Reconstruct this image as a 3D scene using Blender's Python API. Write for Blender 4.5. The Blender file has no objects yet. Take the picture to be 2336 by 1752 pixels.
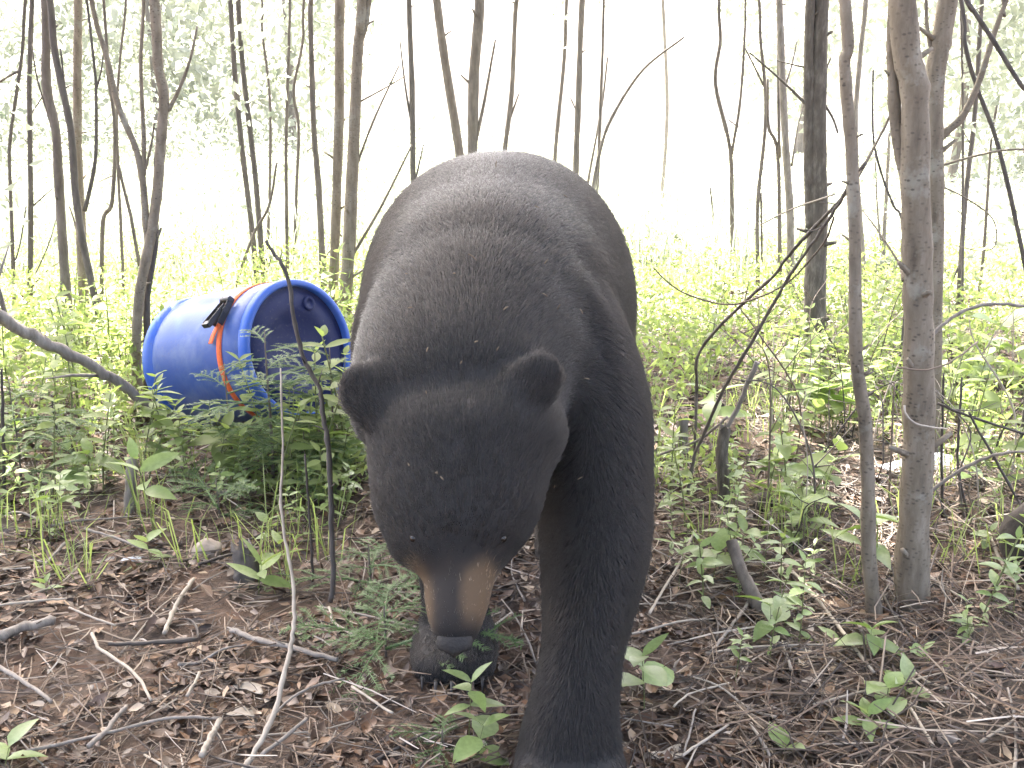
import bpy, bmesh, math, random
import numpy as np
from mathutils import Vector, Matrix, Quaternion

random.seed(7)
RNG = np.random.default_rng(11)
scn = bpy.context.scene
COL = scn.collection
R = math.radians

# ------------------------------------------------------------------ camera
F = 1000.0                 # focal length in pixels of the 1024 px wide picture
CAM_H = 1.15
PITCH = R(14.0)
cam_data = bpy.data.cameras.new('trail_camera')
cam_data.sensor_width = 36.0
cam_data.lens = F / 1024.0 * 36.0
cam_data.clip_start = 0.05
cam_data.clip_end = 2000.0
cam = bpy.data.objects.new('trail_camera', cam_data)
COL.objects.link(cam)
cam.location = (0, 0, CAM_H)
cam.rotation_euler = (R(90) - PITCH, 0, 0)
scn.camera = cam

# ------------------------------------------------------------------ light
SUN_EL, SUN_AZ = R(56), R(-14)      # high and behind the scene
sun_dir = Vector((math.sin(SUN_AZ) * math.cos(SUN_EL), math.cos(SUN_AZ) * math.cos(SUN_EL), math.sin(SUN_EL)))
world = bpy.data.worlds.new('World')
scn.world = world
world.use_nodes = True
wn = world.node_tree
sky = wn.nodes.new('ShaderNodeTexSky')
sky.sky_type = 'NISHITA'
sky.sun_disc = False
sky.sun_elevation = SUN_EL
sky.sun_rotation = SUN_AZ
sky.air_density = 0.8
sky.dust_density = 9.0
sky.ozone_density = 0.6
bg = wn.nodes['Background']
bg.inputs['Strength'].default_value = 0.12
wn.links.new(sky.outputs['Color'], bg.inputs['Color'])

sun_data = bpy.data.lights.new('sun', 'SUN')
sun_data.energy = 4.5
sun_data.angle = R(0.6)
sun_data.color = (1.0, 0.95, 0.86)
sun = bpy.data.objects.new('sun', sun_data)
COL.objects.link(sun)
sun.rotation_euler = (-sun_dir).to_track_quat('-Z', 'Y').to_euler()

scn.view_settings.view_transform = 'Standard'
scn.view_settings.look = 'None'
scn.view_settings.gamma = 1.0
scn.view_settings.use_curve_mapping = False
scn.view_settings.exposure = 3.65
scn.render.engine = 'CYCLES'
cy = scn.cycles
cy.max_bounces = 8
cy.diffuse_bounces = 3
cy.glossy_bounces = 2
cy.transmission_bounces = 4
cy.transparent_max_bounces = 6
cy.volume_bounces = 0
cy.caustics_reflective = False
cy.caustics_refractive = False
cy.use_denoising = True
cy.denoising_input_passes = 'RGB_ALBEDO_NORMAL'
cy.denoising_prefilter = 'ACCURATE'
cy.denoising_quality = 'HIGH'
cy.sample_clamp_indirect = 0.15
cy.sample_clamp_direct = 0.30
cy.blur_glossy = 1.0

# ------------------------------------------------------------------ helpers
K = 1024.0 / 2336.0        # the photograph is 2336 px wide
CP, SP = math.cos(PITCH), math.sin(PITCH)


def ray(u, v):
    a = (u * K - 512.0) / F
    b = (384.0 - v * K) / F
    return Vector((a, CP + b * SP, -SP + b * CP))


def at(u, v, Y):
    """point at distance Y in front of the camera seen at pixel (u, v) of the photograph"""
    d = ray(u, v)
    t = Y / d.y
    return Vector((d.x * t, Y, CAM_H + d.z * t))


def depth(v, Y):
    return Y / ray(1168, v).y


def ground_h(x, y):
    x = np.asarray(x, dtype=float)
    y = np.asarray(y, dtype=float)
    z = 0.022 * np.sin(1.7 * x + 0.6) * np.cos(1.3 * y + 0.4) + 0.012 * np.sin(3.9 * x - 2.3 * y) \
        + 0.008 * np.sin(7.3 * x + 5.1 * y + 1.0) + 0.006 * np.cos(11.0 * y - 6.0 * x)
    z = z * np.clip(1.2 - np.hypot(x, y - 3) / 30, 0.2, 1)
    # bank at the lower right
    z = z + 0.17 * np.exp(-(((x - 1.05) / 0.30) ** 2 + ((y - 1.55) / 0.42) ** 2))
    z = z + 0.10 * np.exp(-(((x - 1.55) / 0.35) ** 2 + ((y - 2.75) / 0.5) ** 2))
    z = z + 0.125 * np.exp(-(((x + 0.85) / 0.26) ** 2 + ((y - 3.66) / 0.30) ** 2))
    # low hummock under the shrubs by the barrel
    z = z + 0.08 * np.exp(-(((x + 2.1) / 0.45) ** 2 + ((y - 3.9) / 0.5) ** 2))
    # the open field climbs gently
    z = z + 0.022 * np.clip(y - 9, 0, 60)
    return z


def gnd(u, v, lift=0.0):
    d = ray(u, v)
    t = (0.0 - CAM_H) / d.z if d.z < -0.01 else 60
    for _ in range(12):
        p = Vector((d.x * t, d.y * t, 0))
        hz = float(ground_h(p.x, p.y)) + lift
        t = (hz - CAM_H) / d.z
    return Vector((d.x * t, d.y * t, CAM_H + d.z * t))


def gz(x, y):
    return float(ground_h(x, y))


def tag(o, label=None, cat=None, group=None, kind=None):
    if label: o['label'] = label
    if cat: o['category'] = cat
    if group: o['group'] = group
    if kind: o['kind'] = kind
    return o


def empty(name, loc=(0, 0, 0)):
    o = bpy.data.objects.new(name, None)
    o.empty_display_size = 0.05
    COL.objects.link(o)
    o.location = loc
    return o


def link(name, me, mat=None, parent=None, smooth=True):
    if mat is not None and not me.materials:
        me.materials.append(mat)
    o = bpy.data.objects.new(name, me)
    COL.objects.link(o)
    if parent is not None:
        o.parent = parent          # child coordinates are local to the parent
    return o


def mesh_np(name, V, Fq, smooth=True):
    """V (n,3) array, Fq list of (m,k) int arrays"""
    me = bpy.data.meshes.new(name)
    V = np.asarray(V, dtype=np.float32)
    if not isinstance(Fq, (list, tuple)):
        Fq = [Fq]
    Fq = [np.asarray(f, dtype=np.int32) for f in Fq if len(f)]
    nl = sum(f.size for f in Fq)
    npoly = sum(len(f) for f in Fq)
    me.vertices.add(len(V))
    me.vertices.foreach_set('co', V.ravel())
    me.loops.add(nl)
    me.polygons.add(npoly)
    me.loops.foreach_set('vertex_index', np.concatenate([f.ravel() for f in Fq]))
    tot = np.concatenate([np.full(len(f), f.shape[1], dtype=np.int32) for f in Fq])
    st = np.concatenate([[0], np.cumsum(tot)[:-1]]).astype(np.int32)
    me.polygons.foreach_set('loop_start', st)
    me.polygons.foreach_set('loop_total', tot)
    me.update(calc_edges=True)
    if smooth:
        me.polygons.foreach_set('use_smooth', np.ones(npoly, dtype=bool))
    me.validate()
    return me


class MB:
    """collects quads / tris of one part"""

    def __init__(self):
        self.V, self.Q, self.T, self.n = [], [], [], 0

    def add(self, V, Q=None, T=None):
        V = np.asarray(V, dtype=float)
        if Q is not None and len(Q): self.Q.append(np.asarray(Q) + self.n)
        if T is not None and len(T): self.T.append(np.asarray(T) + self.n)
        self.V.append(V)
        self.n += len(V)

    def mesh(self, name, smooth=True):
        f = []
        if self.Q: f.append(np.concatenate(self.Q))
        if self.T: f.append(np.concatenate(self.T))
        return mesh_np(name, np.concatenate(self.V), f, smooth)


def catmull(P, n):
    """smooth a polyline: n samples per segment"""
    P = np.asarray(P, dtype=float)
    if len(P) < 3:
        t = np.linspace(0, 1, n * (len(P) - 1) + 1)[:, None]
        return P[0] * (1 - t) + P[-1] * t
    Q = np.vstack([2 * P[0] - P[1], P, 2 * P[-1] - P[-2]])
    out = []
    for i in range(1, len(Q) - 2):
        p0, p1, p2, p3 = Q[i - 1], Q[i], Q[i + 1], Q[i + 2]
        t = np.linspace(0, 1, n, endpoint=False)[:, None]
        out.append(0.5 * ((2 * p1) + (-p0 + p2) * t + (2 * p0 - 5 * p1 + 4 * p2 - p3) * t ** 2 + (-p0 + 3 * p1 - 3 * p2 + p3) * t ** 3))
    out.append(P[-1:])
    return np.vstack(out)


def tube(P, Rr, sides=8, rough=0.0, cap=True):
    """tapered tube along P with radii Rr"""
    P = np.asarray(P, dtype=float)
    n = len(P)
    Rr = np.broadcast_to(np.asarray(Rr, dtype=float), (n,))
    T = np.gradient(P, axis=0)
    T /= np.linalg.norm(T, axis=1)[:, None] + 1e-9
    ref = np.array([0.0, 1.0, 0.0]) if abs(T[:, 1]).mean() < 0.8 else np.array([1.0, 0, 0])
    A = np.cross(T, ref)
    A /= np.linalg.norm(A, axis=1)[:, None] + 1e-9
    B = np.cross(T, A)
    th = np.linspace(0, 2 * math.pi, sides, endpoint=False)
    rad = Rr[:, None] * (1 + (RNG.normal(0, rough, (n, sides)) if rough else 0))
    V = P[:, None, :] + rad[:, :, None] * (np.cos(th)[None, :, None] * A[:, None, :] + np.sin(th)[None, :, None] * B[:, None, :])
    V = V.reshape(-1, 3)
    i = np.arange(n - 1)[:, None] * sides
    j = np.arange(sides)[None, :]
    k = (j + 1) % sides
    Q = np.stack([i + j, i + k, i + sides + k, i + sides + j], axis=-1).reshape(-1, 4)
    T3 = None
    if cap:
        V = np.vstack([V, P[0], P[-1]])
        c0, c1 = n * sides, n * sides + 1
        jj = np.arange(sides)
        kk = (jj + 1) % sides
        T3 = np.vstack([np.stack([np.full(sides, c0), kk, jj], 1), np.stack([np.full(sides, c1), (n - 1) * sides + jj, (n - 1) * sides + kk], 1)])
    return V, Q, T3


def interp(x, xs, ys):
    return np.interp(x, xs, ys)


# ------------------------------------------------------------------ materials
def new_mat(name):
    m = bpy.data.materials.new(name)
    m.use_nodes = True
    return m, m.node_tree, m.node_tree.nodes['Principled BSDF']


def nd(nt, kind, **kw):
    n = nt.nodes.new(kind)
    for k, v in kw.items():
        setattr(n, k, v)
    return n


def ramp(nt, src, stops):
    r = nd(nt, 'ShaderNodeValToRGB')
    els = r.color_ramp.elements
    while len(els) < len(stops):
        els.new(0.5)
    for e, (p, c) in zip(els, stops):
        e.position = p
        e.color = (c[0], c[1], c[2], 1)
    nt.links.new(src, r.inputs[0])
    return r.outputs[0]


def noise(nt, scale, detail=4, rough=0.6, vec=None, coord='Object'):
    n = nd(nt, 'ShaderNodeTexNoise')
    n.inputs['Scale'].default_value = scale
    n.inputs['Detail'].default_value = detail
    n.inputs['Roughness'].default_value = rough
    if vec is None:
        tc = nd(nt, 'ShaderNodeTexCoord')
        vec = tc.outputs[coord]
    nt.links.new(vec, n.inputs['Vector'])
    return n.outputs['Fac']


def mapping(nt, scale, coord='Object'):
    tc = nd(nt, 'ShaderNodeTexCoord')
    mp = nd(nt, 'ShaderNodeMapping')
    mp.inputs['Scale'].default_value = scale
    nt.links.new(tc.outputs[coord], mp.inputs['Vector'])
    return mp.outputs['Vector']


def mixc(nt, fac, a, b, mode='MIX'):
    m = nd(nt, 'ShaderNodeMix', data_type='RGBA', blend_type=mode)
    for sock, val in ((m.inputs[0], fac), (m.inputs[6], a), (m.inputs[7], b)):
        if isinstance(val, (int, float)):
            sock.default_value = val
        elif isinstance(val, (tuple, list)):
            sock.default_value = (val[0], val[1], val[2], 1)
        else:
            nt.links.new(val, sock)
    return m.outputs[2]


def bump(nt, bs, height, strength=0.5, dist=0.01):
    b = nd(nt, 'ShaderNodeBump')
    b.inputs['Strength'].default_value = strength
    b.inputs['Distance'].default_value = dist
    nt.links.new(height, b.inputs['Height'])
    nt.links.new(b.outputs[0], bs.inputs['Normal'])


def island(nt):
    g = nd(nt, 'ShaderNodeNewGeometry')
    return g.outputs['Random Per Island']


def objrand(nt):
    g = nd(nt, 'ShaderNodeObjectInfo')
    return g.outputs['Random']


def bark_mat(name, dark, mid, light, scale=18, spot=True):
    m, nt, bs = new_mat(name)
    v = mapping(nt, (1.0, 1.0, 0.28))
    n1 = noise(nt, scale * 1.6, 6, 0.65, v)
    c = ramp(nt, n1, [(0.30, dark), (0.5, mid), (0.72, light)])
    n2 = noise(nt, 3.0, 3, 0.5)
    c = mixc(nt, ramp(nt, n2, [(0.35, (0, 0, 0)), (0.7, (0.6, 0.6, 0.6))]), c, mid)
    if spot:
        li = noise(nt, 7.0, 5, 0.7)
        c = mixc(nt, ramp(nt, li, [(0.56, (0, 0, 0)), (0.66, (0.55, 0.55, 0.55))]), c, (0.33, 0.32, 0.26))
        v2 = mapping(nt, (0.7, 0.7, 1.15))
        vo = nd(nt, 'ShaderNodeTexVoronoi')
        vo.inputs['Scale'].default_value = 85
        nt.links.new(v2, vo.inputs['Vector'])
        fac = ramp(nt, vo.outputs['Distance'], [(0.16, (0.9, 0.9, 0.9)), (0.34, (0, 0, 0))])
        mk = ramp(nt, noise(nt, 11.0, 3, 0.6), [(0.35, (0.15, 0.15, 0.15)), (0.65, (0.8, 0.8, 0.8))])
        fac = mixc(nt, 1.0, fac, mk, 'MULTIPLY')
        c = mixc(nt, fac, c, tuple(x * 0.35 for x in dark))
    nt.links.new(c, bs.inputs['Base Color'])
    bs.inputs['Roughness'].default_value = 0.85
    bump(nt, bs, n1, 0.6, 0.006)
    return m


def leaf_mat(name, cols, trans=0.45, rough=0.45, per='island', trans_gain=1.5, blue=0.6):
    m, nt, bs = new_mat(name)
    src = island(nt) if per == 'island' else objrand(nt)
    n = len(cols)
    c = ramp(nt, src, [(i / max(1, n - 1), col) for i, col in enumerate(cols)])
    nz = noise(nt, 9, 2, 0.5)
    c = mixc(nt, ramp(nt, nz, [(0.3, (0, 0, 0)), (0.7, (0.35, 0.35, 0.35))]), c, tuple(x * 0.6 for x in cols[0]))
    nt.links.new(c, bs.inputs['Base Color'])
    bs.inputs['Roughness'].default_value = rough
    bs.inputs['Specular IOR Level'].default_value = 0.35
    if trans > 0:
        tr = nd(nt, 'ShaderNodeBsdfTranslucent')
        g = nd(nt, 'ShaderNodeMix', data_type='RGBA', blend_type='MULTIPLY')
        g.inputs[0].default_value = 1.0
        nt.links.new(c, g.inputs[6])
        g.inputs[7].default_value = (trans_gain, trans_gain * 1.05, trans_gain * blue, 1)
        nt.links.new(g.outputs[2], tr.inputs['Color'])
        mx = nd(nt, 'ShaderNodeMixShader')
        mx.inputs[0].default_value = trans
        nt.links.new(bs.outputs[0], mx.inputs[1])
        nt.links.new(tr.outputs[0], mx.inputs[2])
        nt.links.new(mx.outputs[0], nt.nodes['Material Output'].inputs['Surface'])
    return m


def plain_mat(name, col, rough=0.6, var=0.25, scale=30, metallic=0.0, bumps=0.0):
    m, nt, bs = new_mat(name)
    nz = noise(nt, scale, 4, 0.6)
    c = ramp(nt, nz, [(0.3, tuple(x * (1 - var) for x in col)), (0.7, tuple(min(1, x * (1 + var)) for x in col))])
    nt.links.new(c, bs.inputs['Base Color'])
    bs.inputs['Roughness'].default_value = rough
    bs.inputs['Metallic'].default_value = metallic
    if bumps:
        bump(nt, bs, nz, bumps, 0.004)
    return m


HAZE_DENSITY = 0.0018
M = {}
M['bark_grey'] = bark_mat('grey_spotted_bark', (0.085, 0.066, 0.046), (0.195, 0.158, 0.112), (0.31, 0.262, 0.20))
M['bark_dark'] = bark_mat('dark_bark', (0.035, 0.030, 0.027), (0.085, 0.072, 0.062), (0.15, 0.13, 0.11), spot=False)
M['bark_mid'] = bark_mat('young_bark', (0.055, 0.044, 0.037), (0.125, 0.104, 0.085), (0.21, 0.18, 0.15), spot=False)
M['bark_rough'] = bark_mat('rough_cracked_bark', (0.035, 0.028, 0.022), (0.10, 0.082, 0.06), (0.24, 0.21, 0.17), scale=30, spot=False)
M['deadwood'] = bark_mat('weathered_wood', (0.10, 0.085, 0.07), (0.22, 0.19, 0.16), (0.36, 0.32, 0.28), scale=24, spot=False)
M['twig_pale'] = plain_mat('pale_dry_twig', (0.38, 0.32, 0.25), 0.7, 0.3, 25, bumps=0.3)
M['twig_brown'] = plain_mat('brown_twig', (0.15, 0.11, 0.08), 0.75, 0.35, 25, bumps=0.3)
M['twig_dark'] = plain_mat('dark_twig', (0.05, 0.04, 0.033), 0.75, 0.35, 25, bumps=0.3)
M['cut_wood'] = plain_mat('cut_wood', (0.34, 0.24, 0.14), 0.7, 0.2, 40)
M['leaf'] = leaf_mat('fresh_leaf', [(0.17, 0.22, 0.065), (0.27, 0.33, 0.12), (0.22, 0.275, 0.11), (0.35, 0.40, 0.18)], 0.5, blue=.75)
M['leaf_near'] = leaf_mat('seedling_leaf', [(0.17, 0.24, 0.07), (0.24, 0.32, 0.12), (0.31, 0.37, 0.19), (0.20, 0.29, 0.08)], 0.35, 0.36, per='object')
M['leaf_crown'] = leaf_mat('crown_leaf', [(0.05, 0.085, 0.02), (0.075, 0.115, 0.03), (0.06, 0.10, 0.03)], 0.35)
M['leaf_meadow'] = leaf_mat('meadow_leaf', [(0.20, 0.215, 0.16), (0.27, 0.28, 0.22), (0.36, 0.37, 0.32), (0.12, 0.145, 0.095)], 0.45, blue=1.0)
M['needle'] = leaf_mat('fir_needle', [(0.075, 0.135, 0.045), (0.13, 0.20, 0.085), (0.10, 0.17, 0.055)], 0.3)
M['stem_green'] = plain_mat('green_stem', (0.13, 0.15, 0.05), 0.6, 0.3, 20)
# ------------------------------------------------------------------ ground
def axis(lo, hi, n0, n1, step, out):
    """fine between n0 and n1, widening to lo and hi"""
    fine = list(np.arange(n0, n1 + 1e-6, step))
    s, a = step, fine[0]
    left = []
    while a > lo:
        s *= out
        a -= s
        left.append(max(a, lo))
    s, b = step, fine[-1]
    right = []
    while b < hi:
        s *= out
        b += s
        right.append(min(b, hi))
    return np.array(left[::-1] + fine + right)


def micro(x, y):
    w = np.exp(-((np.hypot(x, y - 3) / 6) ** 2))
    return w * (0.006 * np.sin(31 * x + 7 * np.sin(9 * y)) * np.sin(27 * y + 5 * np.sin(11 * x)) + 0.004 * np.sin(67 * x + 13 * y) * np.cos(59 * y - 17 * x))


gx = axis(-150, 150, -3.0, 3.0, 0.045, 1.16)
gy = axis(-20, 210, 1.0, 6.5, 0.045, 1.13)
GX, GY = np.meshgrid(gx, gy)
GZ = ground_h(GX, GY) + micro(GX, GY)
nx, ny = len(gx), len(gy)
V = np.stack([GX.ravel(), GY.ravel(), GZ.ravel()], 1)
ii = (np.arange(ny - 1)[:, None] * nx + np.arange(nx - 1)[None, :]).ravel()
Q = np.stack([ii, ii + 1, ii + nx + 1, ii + nx], 1)
m, nt, bs = new_mat('forest_floor')
n1 = noise(nt, 38, 6, 0.7)
soil = ramp(nt, n1, [(0.30, (0.018, 0.013, 0.009)), (0.48, (0.055, 0.036, 0.025)), (0.62, (0.11, 0.075, 0.052)), (0.75, (0.19, 0.14, 0.105))])
n2 = noise(nt, 5, 4, 0.6)
soil = mixc(nt, ramp(nt, n2, [(0.4, (0, 0, 0)), (0.65, (0.55, 0.55, 0.55))]), soil, (0.10, 0.055, 0.032))
n3 = noise(nt, 2.2, 5, 0.65)
grass = ramp(nt, n3, [(0.3, (0.26, 0.265, 0.18)), (0.55, (0.40, 0.395, 0.29)), (0.75, (0.52, 0.50, 0.40))])
sep = nd(nt, 'ShaderNodeSeparateXYZ')
tc = nd(nt, 'ShaderNodeTexCoord')
nt.links.new(tc.outputs['Object'], sep.inputs[0])
mr = nd(nt, 'ShaderNodeMapRange')
mr.inputs['From Min'].default_value = 5.0
mr.inputs['From Max'].default_value = 9.5
nt.links.new(sep.outputs['Y'], mr.inputs['Value'])
# soil colour goes near-black around the little bank at the lower right
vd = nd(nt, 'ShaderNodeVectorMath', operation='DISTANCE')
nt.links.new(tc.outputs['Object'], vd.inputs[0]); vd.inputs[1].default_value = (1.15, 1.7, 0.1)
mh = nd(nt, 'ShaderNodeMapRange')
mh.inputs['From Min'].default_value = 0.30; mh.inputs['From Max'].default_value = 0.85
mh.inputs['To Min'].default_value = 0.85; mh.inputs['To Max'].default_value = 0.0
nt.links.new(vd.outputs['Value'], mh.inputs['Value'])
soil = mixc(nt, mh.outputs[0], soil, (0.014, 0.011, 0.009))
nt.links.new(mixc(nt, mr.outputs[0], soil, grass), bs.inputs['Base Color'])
bs.inputs['Roughness'].default_value = 0.9
bump(nt, bs, n1, 0.8, 0.012)
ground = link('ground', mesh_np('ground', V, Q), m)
tag(ground, 'brown forest floor opening onto a pale grassy clearing', kind='structure')

# ------------------------------------------------------------------ leaf clouds
def quad_leaves(C, S, flat=0.0, asp=0.55, rng=RNG, droop=None):
    """kite shaped folded leaves at C with half length S; returns V, Q"""
    n = len(C)
    d = rng.normal(size=(n, 3))
    if droop is not None:
        d[:, 2] = d[:, 2] * 0.4 + droop
    d /= np.linalg.norm(d, axis=1)[:, None]
    nn = rng.normal(size=(n, 3))
    nn[:, 2] += flat
    s = np.cross(d, nn)
    s /= np.linalg.norm(s, axis=1)[:, None] + 1e-9
    up = np.cross(s, d)
    S = np.broadcast_to(S, (n,))[:, None]
    a = C - d * S
    b = C + d * S - up * S * 0.15
    l = C + s * S * asp + up * S * 0.22 - d * S * 0.1
    r = C - s * S * asp + up * S * 0.22 - d * S * 0.1
    V = np.stack([a, r, b, l], 1).reshape(-1, 3)
    i = np.arange(n) * 4
    T = np.concatenate([np.stack([i, i + 1, i + 2], 1), np.stack([i, i + 2, i + 3], 1)])
    return V, T


def crown_mesh(name, nclump, per, size, leaf, rng, squash=(1, 1, 1), mat=None):
    c = rng.normal(size=(nclump, 3))
    c /= np.linalg.norm(c, axis=1)[:, None]
    c *= rng.uniform(0.15, 1.0, (nclump, 1)) ** 0.5
    c *= np.array(size) * np.array(squash)
    mb = MB()
    pts = np.repeat(c, per, axis=0) + rng.normal(size=(nclump * per, 3)) * np.array(size) * 0.16
    mb.add(*quad_leaves(pts, rng.uniform(0.7, 1.25, len(pts)) * leaf, 0.6, 0.5, rng)[:1], T=quad_leaves(pts, leaf, 0.6, 0.5, np.random.default_rng(1))[1])
    me = mb.mesh(name, False)
    if mat: me.materials.append(mat)
    return me


crown_rng = np.random.default_rng(5)
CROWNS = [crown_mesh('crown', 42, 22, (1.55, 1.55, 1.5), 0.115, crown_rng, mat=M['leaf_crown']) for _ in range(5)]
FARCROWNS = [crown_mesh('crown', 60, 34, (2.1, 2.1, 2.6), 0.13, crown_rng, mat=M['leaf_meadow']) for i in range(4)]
SPARSE = [crown_mesh('leaf_spray', 9, 9, (0.45, 0.45, 0.8), 0.045, crown_rng, mat=M['leaf_meadow']) for _ in range(3)]

# ------------------------------------------------------------------ trees
def stem_points(pts, Y, lean=0.0):
    return [at(u, v, Y + lean * (pts[0][1] - v) / 700.0) for u, v in pts]


TREE_RNG = np.random.default_rng(21)


def tree(label, Y, pts, w, mat='bark_mid', forks=(), height=6.5, crown=1.0, group=None, sides=10, stubs=6, name='young_tree', flare=1.0, rough=0.035, leafy=0):
    """pts: base first, pixel points up to the picture's top; w: widths in photo px (base, top)"""
    rg = TREE_RNG
    P = stem_points(pts, Y)
    base = Vector((P[0].x, Y, gz(P[0].x, Y) - 0.03))
    if P[0].z - base.z > 0.05:
        P = [base] + P
    else:
        P[0] = base.copy()
    sc_ = depth(600, Y) * K / F
    w0, w1 = w[0] * sc_ / 2, w[1] * sc_ / 2
    # on above the picture
    d = (P[-1] - P[max(0, len(P) - 3)]).normalized()
    d = Vector((d.x, d.y + rg.uniform(-0.05, 0.05), max(d.z, 0.5))).normalized()
    top = P[-1].copy()
    ztop = P[-1].z
    while height and top.z < height:
        d = (d + Vector((rg.normal(0, 0.05), rg.normal(0, 0.05), 0.10))).normalized()
        top = top + d * 1.0
        P.append(top.copy())
    A = np.array([p - base for p in P])
    C = catmull(A, 6)
    C += np.stack([np.interp(np.arange(len(C)), np.arange(0, len(C) + 6, 6), rg.normal(0, min(w0 * 0.25, .0045), len(np.arange(0, len(C) + 6, 6)))) for _ in range(3)], 1) * np.array([1, 1, 0])
    zz = C[:, 2]
    vis = ztop - base.z
    rad = np.where(zz < vis, w0 + (w1 - w0) * np.clip(zz / max(vis, .1), 0, 1), w1 * np.clip(1 - 0.75 * (zz - vis) / max(0.5, (height or vis) - vis), 0.2, 1))
    rad = rad * (1 + (flare - 1) * np.exp(-np.clip(zz, 0, 9) / 0.09))
    rad = rad * (1 + rg.normal(0, 0.035, len(rad)))
    root = empty(name, base)
    tag(root, label, 'tree', group)
    mb = MB()
    mb.add(*tube(C, rad, sides, rough))
    # bud scars and broken twig stubs on the stem
    for _ in range(stubs):
        k = rg.integers(2, max(3, int(len(C) * 0.6)))
        a = rg.uniform(0, 2 * math.pi)
        dd = np.array([math.cos(a), math.sin(a) * 0.6, rg.uniform(0.1, 0.9)])
        L = rad[k] * rg.uniform(1.6, 3.2)
        mb.add(*tube(np.array([C[k], C[k] + dd * L]), [rad[k] * 0.32, rad[k] * 0.16], 5))
    link('trunk', mb.mesh('trunk'), M[mat], root)
    ends = [Vector(C[-1])]
    for fk in forks:
        fp, fw = fk[0], fk[1]
        up = fk[2] if len(fk) > 2 else 0.0
        dy = fk[3] if len(fk) > 3 else 0.0
        FP = [at(u, v, Y + dy * i / max(1, len(fp) - 1)) for i, (u, v) in enumerate(fp)]
        dirn = (FP[-1] - FP[-2]).normalized()
        tp = FP[-1].copy()
        dirn = Vector((dirn.x, dirn.y, max(dirn.z, 0.2)))
        while tp.z < up:
            dirn = (dirn + Vector((rg.normal(0, .06), rg.normal(0, .06), 0.08))).normalized()
            tp = tp + dirn
            FP.append(tp.copy())
        B = catmull(np.array([p - base for p in FP]), 6)
        r0, r1 = fw[0] * sc_ / 2, fw[1] * sc_ / 2
        rr = np.interp(np.linspace(0, 1, len(B)), [0, 1], [r0, r1 * (0.4 if up else 1)])
        rr = rr * (1 + rg.normal(0, 0.05, len(rr)))
        fb = MB()
        fb.add(*tube(B, rr, 8 if r0 > 0.012 else 6, 0.03))
        for _ in range(3):
            k = rg.integers(1, len(B) - 1)
            a = rg.uniform(0, 6.28)
            fb.add(*tube(np.array([B[k], B[k] + np.array([math.cos(a), 0.3 * math.sin(a), 0.5]) * rr[k] * 2.6]), [rr[k] * .35, rr[k] * .15], 5))
        link('branch', fb.mesh('branch'), M[mat], root)
        if up: ends.append(Vector(B[-1]))
    if crown and height:
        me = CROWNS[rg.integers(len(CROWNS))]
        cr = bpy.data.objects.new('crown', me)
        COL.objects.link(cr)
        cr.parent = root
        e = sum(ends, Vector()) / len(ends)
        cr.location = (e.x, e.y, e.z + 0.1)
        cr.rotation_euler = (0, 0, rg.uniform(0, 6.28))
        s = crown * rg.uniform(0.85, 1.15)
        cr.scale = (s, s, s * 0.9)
        cr['kind'] = 'stuff'
    for _ in range(leafy):
        me = SPARSE[rg.integers(len(SPARSE))]
        sp = bpy.data.objects.new('leaf_spray', me)
        COL.objects.link(sp)
        sp.parent = root
        k = rg.integers(int(len(C) * 0.25), int(len(C) * 0.75))
        sp.location = Vector(C[k]) + Vector((rg.normal(0, .2), rg.normal(0, .2), 0))
        sp.rotation_euler = (0, 0, rg.uniform(0, 6.28))
        s = rg.uniform(0.6, 1.2)
        sp.scale = (s, s, s)
        sp['kind'] = 'stuff'
    return root


# -- clump at the left edge
GL = 'slender trunks left of the blue barrel'
tree('thin wavy sapling nearest the left edge of the photo', 6.6, [(36, 760), (31, 578), (24, 410), (22, 313), (48, 125), (58, -20)], (9, 7), 'bark_dark', [([(28, 470), (0, 470 - 25), (-60, 440)], (4, 3)), ([(46, 160), (10, 180), (-30, 210)], (6, 4)), ([(33, 600), (45, 560), (60, 470)], (4, 3))], group=GL, leafy=1, crown=.8)
tree('straight thin dark trunk second from the left edge', 6.4, [(72, 770), (72, 640), (72, 458), (70, 193), (72, -20)], (13, 10), 'bark_dark', [([(75, 470), (120, 430)], (4, 2)), ([(74, 640), (110, 560), (128, 500)], (4, 2)), ([(72, 655), (110, 615), (150, 590)], (4, 2))], group=GL, leafy=1, crown=.5)
tree('tall grey trunk third from left, curving gently to the left', 5.6, [(164, 850), (158, 780), (145, 627), (133, 434), (125, 289), (106, 193), (101, -20)], (24, 18), 'bark_mid', [([(150, 640), (168, 740)], (6, 4)), ([(128, 330), (112, 270), (85, 180), (72, 100)], (6, 3)), ([(110, 200), (70, 262)], (4, 2))], group=GL, crown=.5)
tree('dark leaning trunk crossing in front of a grey stem', 5.5, [(240, 840), (232, 760), (212, 651), (190, 545), (174, 434), (159, 289), (125, 120), (108, -20)], (17, 15), 'bark_dark', [([(193, 482), (212, 400), (219, 337), (219, 207), (212, 120)], (10, 5), 5.5), ([(217, 215), (230, 165), (238, 110)], (5, 3)), ([(160, 300), (150, 220), (138, 110)], (6, 4))], group=GL, crown=.5)
tree('grey stem standing behind the dark leaning trunk', 5.8, [(198, 830), (193, 760), (188, 555), (178, 362), (176, 289), (174, 120), (178, -20)], (25, 17), 'bark_grey', [([(176, 530), (168, 500), (158, 470)], (5, 3))], group=GL, crown=.5)
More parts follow.
